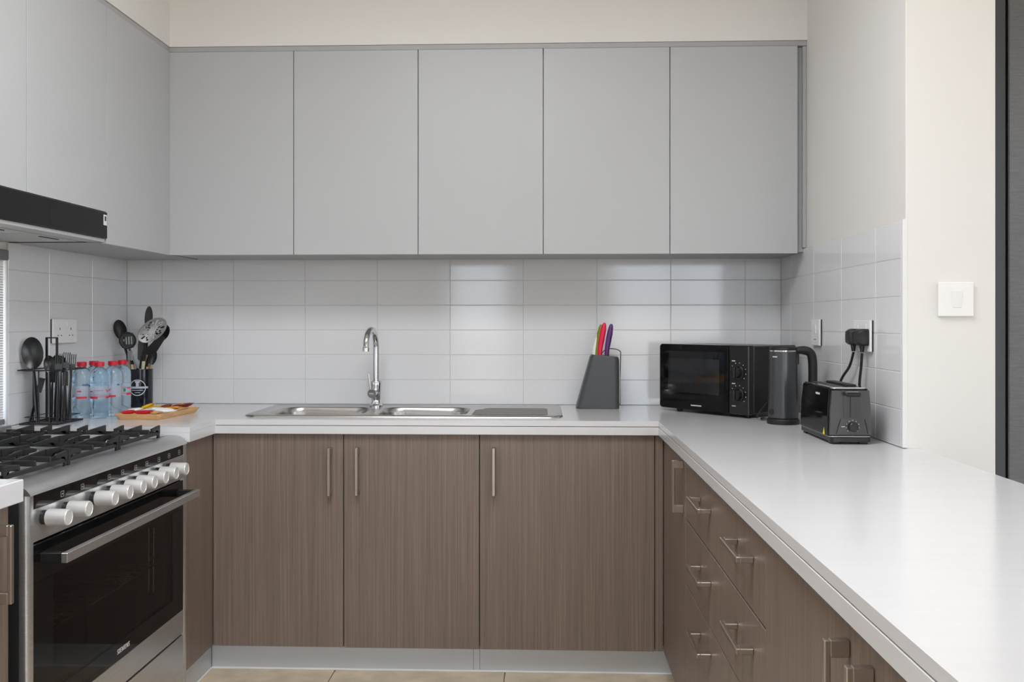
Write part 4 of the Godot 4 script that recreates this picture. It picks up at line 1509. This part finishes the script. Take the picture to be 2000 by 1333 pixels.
	# ladle behind the skimmer
	u = stick.call("ladle", "black ladle showing behind the skimmer's rim", Vector3(-1.626, CT + 0.012, z - 0.01), Vector3(-1.580, 1.12, z - 0.004), Vector3(-1.560, 1.165, z), "wood_handle", 0.007)
	g = loc(u)
	g.t = g.t * frame_of(Vector3(-1.541, 1.195, z + 0.004), Vector3(0.5, 0.8, 0), face)
	dish(g, 0.026, 0.038, 0.018)
	part("bowl", g, M.utensil_black, u, 60.0)
	# broad spatula leaning to the sink
	u = stick.call("spatula", "black flat spatula leaning out towards the sink, slanted tip", Vector3(-1.636, CT + 0.012, z + 0.006), Vector3(-1.594, 1.085, z + 0.017), Vector3(-1.584, 1.11, z + 0.022), "wood_handle", 0.008)
	g = loc(u)
	g.t = g.t * frame_of(Vector3(-1.560, 1.142, z + 0.028), Vector3(0.62, 0.78, 0), face)
	g.t = g.t * Transform3D(Basis(Vector3.RIGHT, PI / 2), Vector3.ZERO)
	g.prism(PackedVector2Array([Vector2(-0.012, -0.052), Vector2(0.013, -0.052), Vector2(0.020, 0.03), Vector2(0.014, 0.036), Vector2(-0.020, 0.057), Vector2(-0.023, 0.052)]), -0.0022, 0.0022, 0.0008)
	part("blade", g, M.utensil_black, u)
	# small spoon hooked low over the rim
	u = stick.call("small_spoon", "small black spoon bowl resting low at the crock rim", Vector3(-1.625, CT + 0.012, z + 0.016), Vector3(-1.600, 1.062, z + 0.025), Vector3(-1.576, 1.084, z + 0.036), "pale_handle", 0.006)
	g = loc(u)
	g.t = g.t * frame_of(Vector3(-1.563, 1.096, z + 0.04), Vector3(0.25, 0.95, 0), face)
	dish(g, 0.0145, 0.030, 0.008)
	part("bowl", g, M.utensil_black, u, 60.0)


func bottles() -> void:
	var spots := [[-1.646, -3.150, "water bottle with red cap standing beside the cutlery rack"], [-1.5815, -3.150, "water bottle with red cap at the open front corner of the bottle cluster"], [-1.638, -3.222, "water bottle with red cap in the middle of the cluster, half hidden"], [-1.568, -3.222, "water bottle with red cap beside the snack tray's back"], [-1.5725, -3.305, "water bottle with red cap next to the dark utensil crock"]]
	var proto: Node3D
	for i in spots.size():
		if i == 0:
			var b := thing("water_bottle", spots[0][2], "bottle", Vector3.ZERO, 0.0, "small water bottles by the crock")
			proto = b
			var prof := [Vector2(0.0, 0.004), Vector2(0.018, 0.003), Vector2(0.026, 0.0), Vector2(0.0295, 0.004), Vector2(0.0305, 0.012)]
			for k in 5:
				prof.append(Vector2(0.0305, 0.014 + k * 0.010))
				prof.append(Vector2(0.0290, 0.019 + k * 0.010))
			prof.append_array([Vector2(0.0305, 0.066), Vector2(0.0300, 0.068), Vector2(0.0300, 0.116), Vector2(0.0305, 0.118)])
			for k in 3:
				prof.append(Vector2(0.0305, 0.122 + k * 0.010))
				prof.append(Vector2(0.0290, 0.127 + k * 0.010))
			prof.append_array([Vector2(0.0300, 0.152), Vector2(0.0275, 0.162), Vector2(0.022, 0.172), Vector2(0.0145, 0.180), Vector2(0.0125, 0.184), Vector2(0.0125, 0.187), Vector2(0.0, 0.187)])
			part("body", G.new().lathe(prof, 36), M.water, b, 50.0)
			var g := G.new().lathe([Vector2(0.0125, 0.1835), Vector2(0.0160, 0.1835), Vector2(0.0165, 0.185), Vector2(0.0165, 0.1975), Vector2(0.0150, 0.1995), Vector2(0.0, 0.1995)], 24)
			part("cap", g, M.cap_red, b)
			g = G.new()
			var lab := func(gg: G, a0: float, a1: float, y0: float, y1: float, r: float) -> void:
				var n := maxi(2, int((a1 - a0) * 8))
				for q in n:
					var a := lerpf(a0, a1, float(q) / n)
					var c := lerpf(a0, a1, float(q + 1) / n)
					gg.quad(Vector3(sin(a) * r, y0, cos(a) * r), Vector3(sin(c) * r, y0, cos(c) * r), Vector3(sin(c) * r, y1, cos(c) * r), Vector3(sin(a) * r, y1, cos(a) * r))
			lab.call(g, 0.0, TAU, 0.070, 0.114, 0.0307)
			var lb := part("label", g, M.bottle_label, b, 60.0)
			g = G.new()
			for q in 3:
				lab.call(g, -0.4 + q * 2.1, 0.75 + q * 2.1, 0.0705, 0.0775, 0.0310)
				lab.call(g, -0.3 + q * 2.1, 0.15 + q * 2.1, 0.094, 0.098, 0.0310)
			part("red_print", g, M.label_red, lb, 60.0)
			g = G.new()
			lab.call(g, 1.0, 1.25, 0.112, 0.117, 0.0310)
			lab.call(g, 3.0, 3.3, 0.112, 0.117, 0.0310)
			part("blue_print", g, M.label_blue, lb, 60.0)
			g = G.new()
			lab.call(g, 1.35, 1.6, 0.084, 0.095, 0.0310)
			part("green_print", g, M.label_green, lb, 60.0)
			g = G.new()
			g.lathe([Vector2(0.0, 0.0005), Vector2(0.016, 0.0005), Vector2(0.016, 0.0015), Vector2(0.0, 0.0015)], 16)
			part("base_dimple", g, M.label_blue, b)
		var o: Node3D = proto
		if i > 0:
			o = proto.duplicate()
			o.name = numbered("water_bottle")
			add_child(o)
			o.set_meta("label", spots[i][2])
		o.position = Vector3(spots[i][0], CT + 0.0005, spots[i][1])
		o.rotation.y = i * 1.3 + 0.3


func snack_tray() -> void:
	var a := deg_to_rad(-5.0)
	var t := thing("snack_tray", "small bamboo tray of sachets on the counter corner", "tray", Vector3(-1.405, CT, -3.238), a)
	var w := 0.150
	var d := 0.280
	var g := G.new()
	var rings := []
	for q in [[0.0, 0.0, 0.012], [0.003, 0.006, 0.014], [0.0185, 0.026, 0.018], [0.020, 0.026, 0.018], [0.020, 0.012, 0.016], [0.006, -0.006, 0.012]]:
		rings.append(flat_ring(rrect(w + q[1], d + q[1], q[2], 5), q[0]))
	g.loft(rings, true, true)
	part("body", g, M.bamboo, t, 35.0)
	var list := [
		["red", -0.045, 0.022, 0.125, 0.2, 0.10, "red sachet with a crimped end sticking over the tray's front corner", 0.055, 0.018],
		["red", 0.005, 0.021, 0.115, 0.05, 0.06, "flat red sachet at the tray's front edge", 0.075, 0.02],
		["tan", 0.05, 0.020, 0.112, -0.1, 0.05, "tan paper sachet at the tray's front edge", 0.045, 0.022],
		["white", -0.055, 0.024, 0.068, 0.5, 0.12, "white sachet near the red ones, close to the bottles", 0.06, 0.03],
		["white", -0.005, 0.023, 0.072, -0.4, 0.10, "small white sachet in the middle of the tray", 0.05, 0.03],
		["white", 0.035, 0.024, 0.040, 0.7, -0.12, "long white sugar sachet lying across the tray", 0.10, 0.028],
		["white", 0.052, 0.0215, 0.062, 0.75, -0.10, "white sugar sachet nearest the tray's open side", 0.085, 0.024],
		["yellow", -0.05, 0.030, -0.015, 0.2, 0.35, "yellow sachet propped up by the crock", 0.055, 0.035],
		["yellow", -0.015, 0.026, 0.008, -0.2, 0.18, "smaller yellow sachet beside the propped one", 0.05, 0.03],
		["brown", 0.0, 0.027, -0.055, 0.3, 0.22, "brown sachet in the tray's middle", 0.05, 0.028],
		["brown", 0.035, 0.026, -0.072, -0.3, 0.15, "brown coffee stick at the tray's far half", 0.06, 0.02],
		["orange", 0.045, 0.024, -0.010, -0.5, 0.10, "orange sachet on the tray's sink side", 0.075, 0.035],
		["orange", 0.030, 0.026, -0.105, 0.4, 0.15, "orange sachet at the tray's far end", 0.06, 0.03],
		["maroon", 0.055, 0.028, -0.100, -0.2, 0.2, "maroon tea sachet at the tray's far corner", 0.05, 0.035]]
	for s in list:
		var at := t.transform * Vector3(s[1], s[2] - 0.004, s[3])
		var o := thing("sachet", s[6], "sachet", at, 0.0, "sachets in the bamboo tray")
		o.basis = Basis(Vector3.UP, a + s[4]) * Basis(Vector3(0, 0, 1), s[5])
		g = G.new()
		var hw: float = s[7] / 2
		var hd: float = s[8] / 2
		var rg := []
		for q in [[-1.0, 1.0, 0.0006], [-0.82, 1.0, 0.0008], [-0.6, 0.94, 0.0035], [0.0, 0.92, 0.0048], [0.6, 0.94, 0.0035], [0.82, 1.0, 0.0008], [1.0, 1.0, 0.0006]]:
			var r := PackedVector3Array()
			for k in 12:
				var an := TAU * k / 12
				r.append(Vector3(q[0] * hw, 0.006 + sin(an) * q[2] * 1.7 + 0.003 * q[0] * q[0], cos(an) * hd * q[1]))
			rg.append(r)
		g.loft(rg)
		part("pouch", g, M["sachet_" + s[0]], o, 50.0)


func cutlery_rack() -> void:
	var x0 := -1.738
	var x1 := -1.609
	var z0 := -3.085
	var z1 := -2.925
	var r := thing("cutlery_rack", "black wire cutlery rack standing beside the window", "cutlery rack", Vector3((x0 + x1) / 2, CT, (z0 + z1) / 2))
	var xm := (x0 + x1) / 2
	var zm := (z0 + z1) / 2
	var ring := func(a0: float, a1: float, b0: float, b1: float, y: float, rad: float) -> G:
		var g := loc(r)
		var p := [Vector3(a0, y, b0), Vector3(a1, y, b0), Vector3(a1, y, b1), Vector3(a0, y, b1)]
		for i in 4:
			g.tube([p[i], p[(i + 1) % 4]], rad, 8)
		return g
	part("base_ring", ring.call(x0, x1, z0, z1, CT + 0.003, 0.0028), M.matt_black, r, 60.0)
	part("lower_ring", ring.call(x0 + 0.01, x1 - 0.004, z0 + 0.01, z1 - 0.01, CT + 0.024, 0.0014), M.matt_black, r, 60.0)
	part("rim", ring.call(x0 - 0.004, x1 + 0.008, z0 - 0.004, z1 + 0.004, 1.078, 0.0022), M.matt_black, r, 60.0)
	var g := loc(r)
	for q in [[xm, z1], [xm, z0], [x0, zm], [x1, zm]]:
		g.tube([Vector3(q[0], CT + 0.003, q[1]), Vector3(q[0], 1.078, q[1])], 0.0024, 8)
	part("uprights", g, M.matt_black, r, 60.0)
	g = loc(r)
	for i in 5:
		var z := lerpf(z0, z1, (i + 0.5) / 5.0)
		g.tube([Vector3(x0, CT + 0.004, z), Vector3(x1, CT + 0.004, z)], 0.0014, 6)
	part("floor_wires", g, M.matt_black, r, 60.0)
	g = loc(r)
	g.box(Vector3(xm - 0.022, CT + 0.004, zm - 0.0015), Vector3(xm - 0.0135, 1.185, zm + 0.0015), 0.0008)
	g.box(Vector3(xm + 0.0135, CT + 0.004, zm - 0.0015), Vector3(xm + 0.022, 1.185, zm + 0.0015), 0.0008)
	g.box(Vector3(xm - 0.022, 1.183, zm - 0.0015), Vector3(xm + 0.022, 1.187, zm + 0.0015), 0.0008)
	part("carry_handle", g, M.matt_black, r)

	var grp := "black cutlery in the wire rack"
	var face := Vector3(1.6, 0.15, 3.0).normalized()
	var items := [
		["spoon", -1.690, -2.95, -1.712, -2.955, 1.135, "large black serving spoon in the wire rack, facing the cooker"],
		["spoon", -1.645, -2.945, -1.652, -2.950, 1.098, "black soup spoon in the wire rack beside the carry handle"],
		["spoon", -1.640, -2.965, -1.640, -2.975, 1.100, "black dessert spoon in the wire rack behind the soup spoon"],
		["spoon", -1.632, -2.985, -1.632, -2.988, 1.096, "black teaspoon in the middle of the wire rack"],
		["fork", -1.625, -2.95, -1.622, -2.955, 1.105, "black fork at the front of the wire rack"],
		["fork", -1.622, -2.975, -1.612, -2.985, 1.108, "black fork leaning to the bottles in the wire rack"],
		["fork", -1.632, -3.03, -1.624, -3.045, 1.10, "black fork at the back of the wire rack"],
		["knife", -1.715, -2.945, -1.700, -2.985, 1.03, "black table knife standing handle down by the wall side of the rack"],
		["knife", -1.635, -3.02, -1.640, -3.03, 1.05, "black table knife standing in the back of the rack"],
		["knife", -1.70, -3.05, -1.690, -3.04, 1.06, "black table knife in the rack's far wall corner"]]
	for i in items.size():
		var q: Array = items[i]
		var big := i == 0
		var foot := Vector3(q[1], CT + 0.0075, q[2])
		var top := Vector3(q[3], q[5], q[4])
		var o := thing("table_" + q[0] if not big else "serving_spoon", q[6], q[0], foot, 0.0, grp)
		var d := (top - foot).normalized()
		var hl := 0.048 if big else 0.026
		var neck := top - d * hl
		g = loc(o)
		var hw := 0.0105 if big else 0.0075
		g.tube([foot, foot.lerp(neck, 0.4), neck.lerp(foot, 0.1), neck], [hw, hw * 1.1, hw * 0.7, hw * 0.5], 10, 0.45, Vector3(1, 0, 0.0))
		part("handle", g, M.soft_black, o, 60.0)
		g = loc(o)
		g.t = g.t * frame_of(top, d, face)
		if q[0] == "spoon":
			dish(g, 0.033 if big else 0.017, hl * 1.12, 0.010 if big else 0.006, 0.0018)
			part("bowl", g, M.soft_black, o, 60.0)
		elif q[0] == "fork":
			g.box(Vector3(-0.011, -0.026, -0.001), Vector3(0.011, -0.006, 0.001), 0.0008)
			for k in 4:
				g.box(Vector3(-0.011 + k * 0.0063, -0.007, -0.001), Vector3(-0.011 + k * 0.0063 + 0.0032, 0.028, 0.001), 0.0006)
			part("tines", g, M.soft_black, o)
		else:
			g.box(Vector3(-0.009, -0.03, -0.0009), Vector3(0.009, 0.02, 0.0009), 0.0007)
			part("blade", g, M.soft_black, o)


func hall_door() -> void:
	var d := struct("door_1", "tall brushed grey metal door beyond the wall end")
	var z := -2.62
	part("frame", G.new().box(Vector3(XE + 0.002, 0.001, -2.748), Vector3(1.316, 2.30, z), 0.002), M.door_frame, d)
	part("gap", G.new().box(Vector3(1.3165, 0.001, -2.748), Vector3(1.321, 2.30, z - 0.012), 0.0), M.matt_black, d)
	part("leaf", G.new().box(Vector3(1.3215, 0.004, -2.748), Vector3(2.18, 2.30, z + 0.004), 0.003), M.door_metal, d)
	part("frame", G.new().box(Vector3(2.185, 0.001, -2.748), Vector3(2.28, 2.30, z), 0.002), M.door_frame, d)


func _ready() -> void:
	rng.seed = 20
	# camera: level, turned a little, lens shifted down
	var cam := Camera3D.new()
	cam.name = "camera"
	cam.projection = Camera3D.PROJECTION_FRUSTUM
	cam.near = 0.05
	cam.far = 60.0
	cam.size = 0.05 * 1333.0 / F
	cam.frustum_offset = Vector2(0, 0.05 * (630.0 - 666.5) / F)
	cam.position = Vector3(0, EYE, 0)
	cam.rotation.y = TH
	cam.current = true
	add_child(cam)
	# daylight: a bright hazy sky that comes in through the windows
	var we := WorldEnvironment.new()
	we.name = "environment"
	var e := Environment.new()
	e.background_mode = Environment.BG_SKY
	var sky := Sky.new()
	var sm := ProceduralSkyMaterial.new()
	sm.sky_top_color = Color(0.78, 0.88, 1.0)
	sm.sky_horizon_color = Color(0.93, 0.965, 1.0)
	sm.ground_horizon_color = Color(0.80, 0.78, 0.75)
	sm.ground_bottom_color = Color(0.62, 0.60, 0.57)
	sm.sky_energy_multiplier = 1.0
	sm.ground_energy_multiplier = 1.0
	sky.sky_material = sm
	e.sky = sky
	e.background_energy_multiplier = 9.0
	e.tonemap_mode = Environment.TONE_MAPPER_LINEAR
	e.tonemap_exposure = 0.90
	e.sdfgi_enabled = true
	e.ssao_enabled = true
	e.ssil_enabled = true
	we.environment = e
	add_child(we)

	materials()
	room()
	ceiling_lights()
	cooker_window()
	upper_cabinets()
	hood()
	base_cabinets()
	worktops()
	sink()
	cooker()
	hall_door()
	faucet()
	microwave()
	kettle()
	toaster()
	knife_block()
	switches()
	utensils()
	bottles()
	snack_tray()
	cutlery_rack()
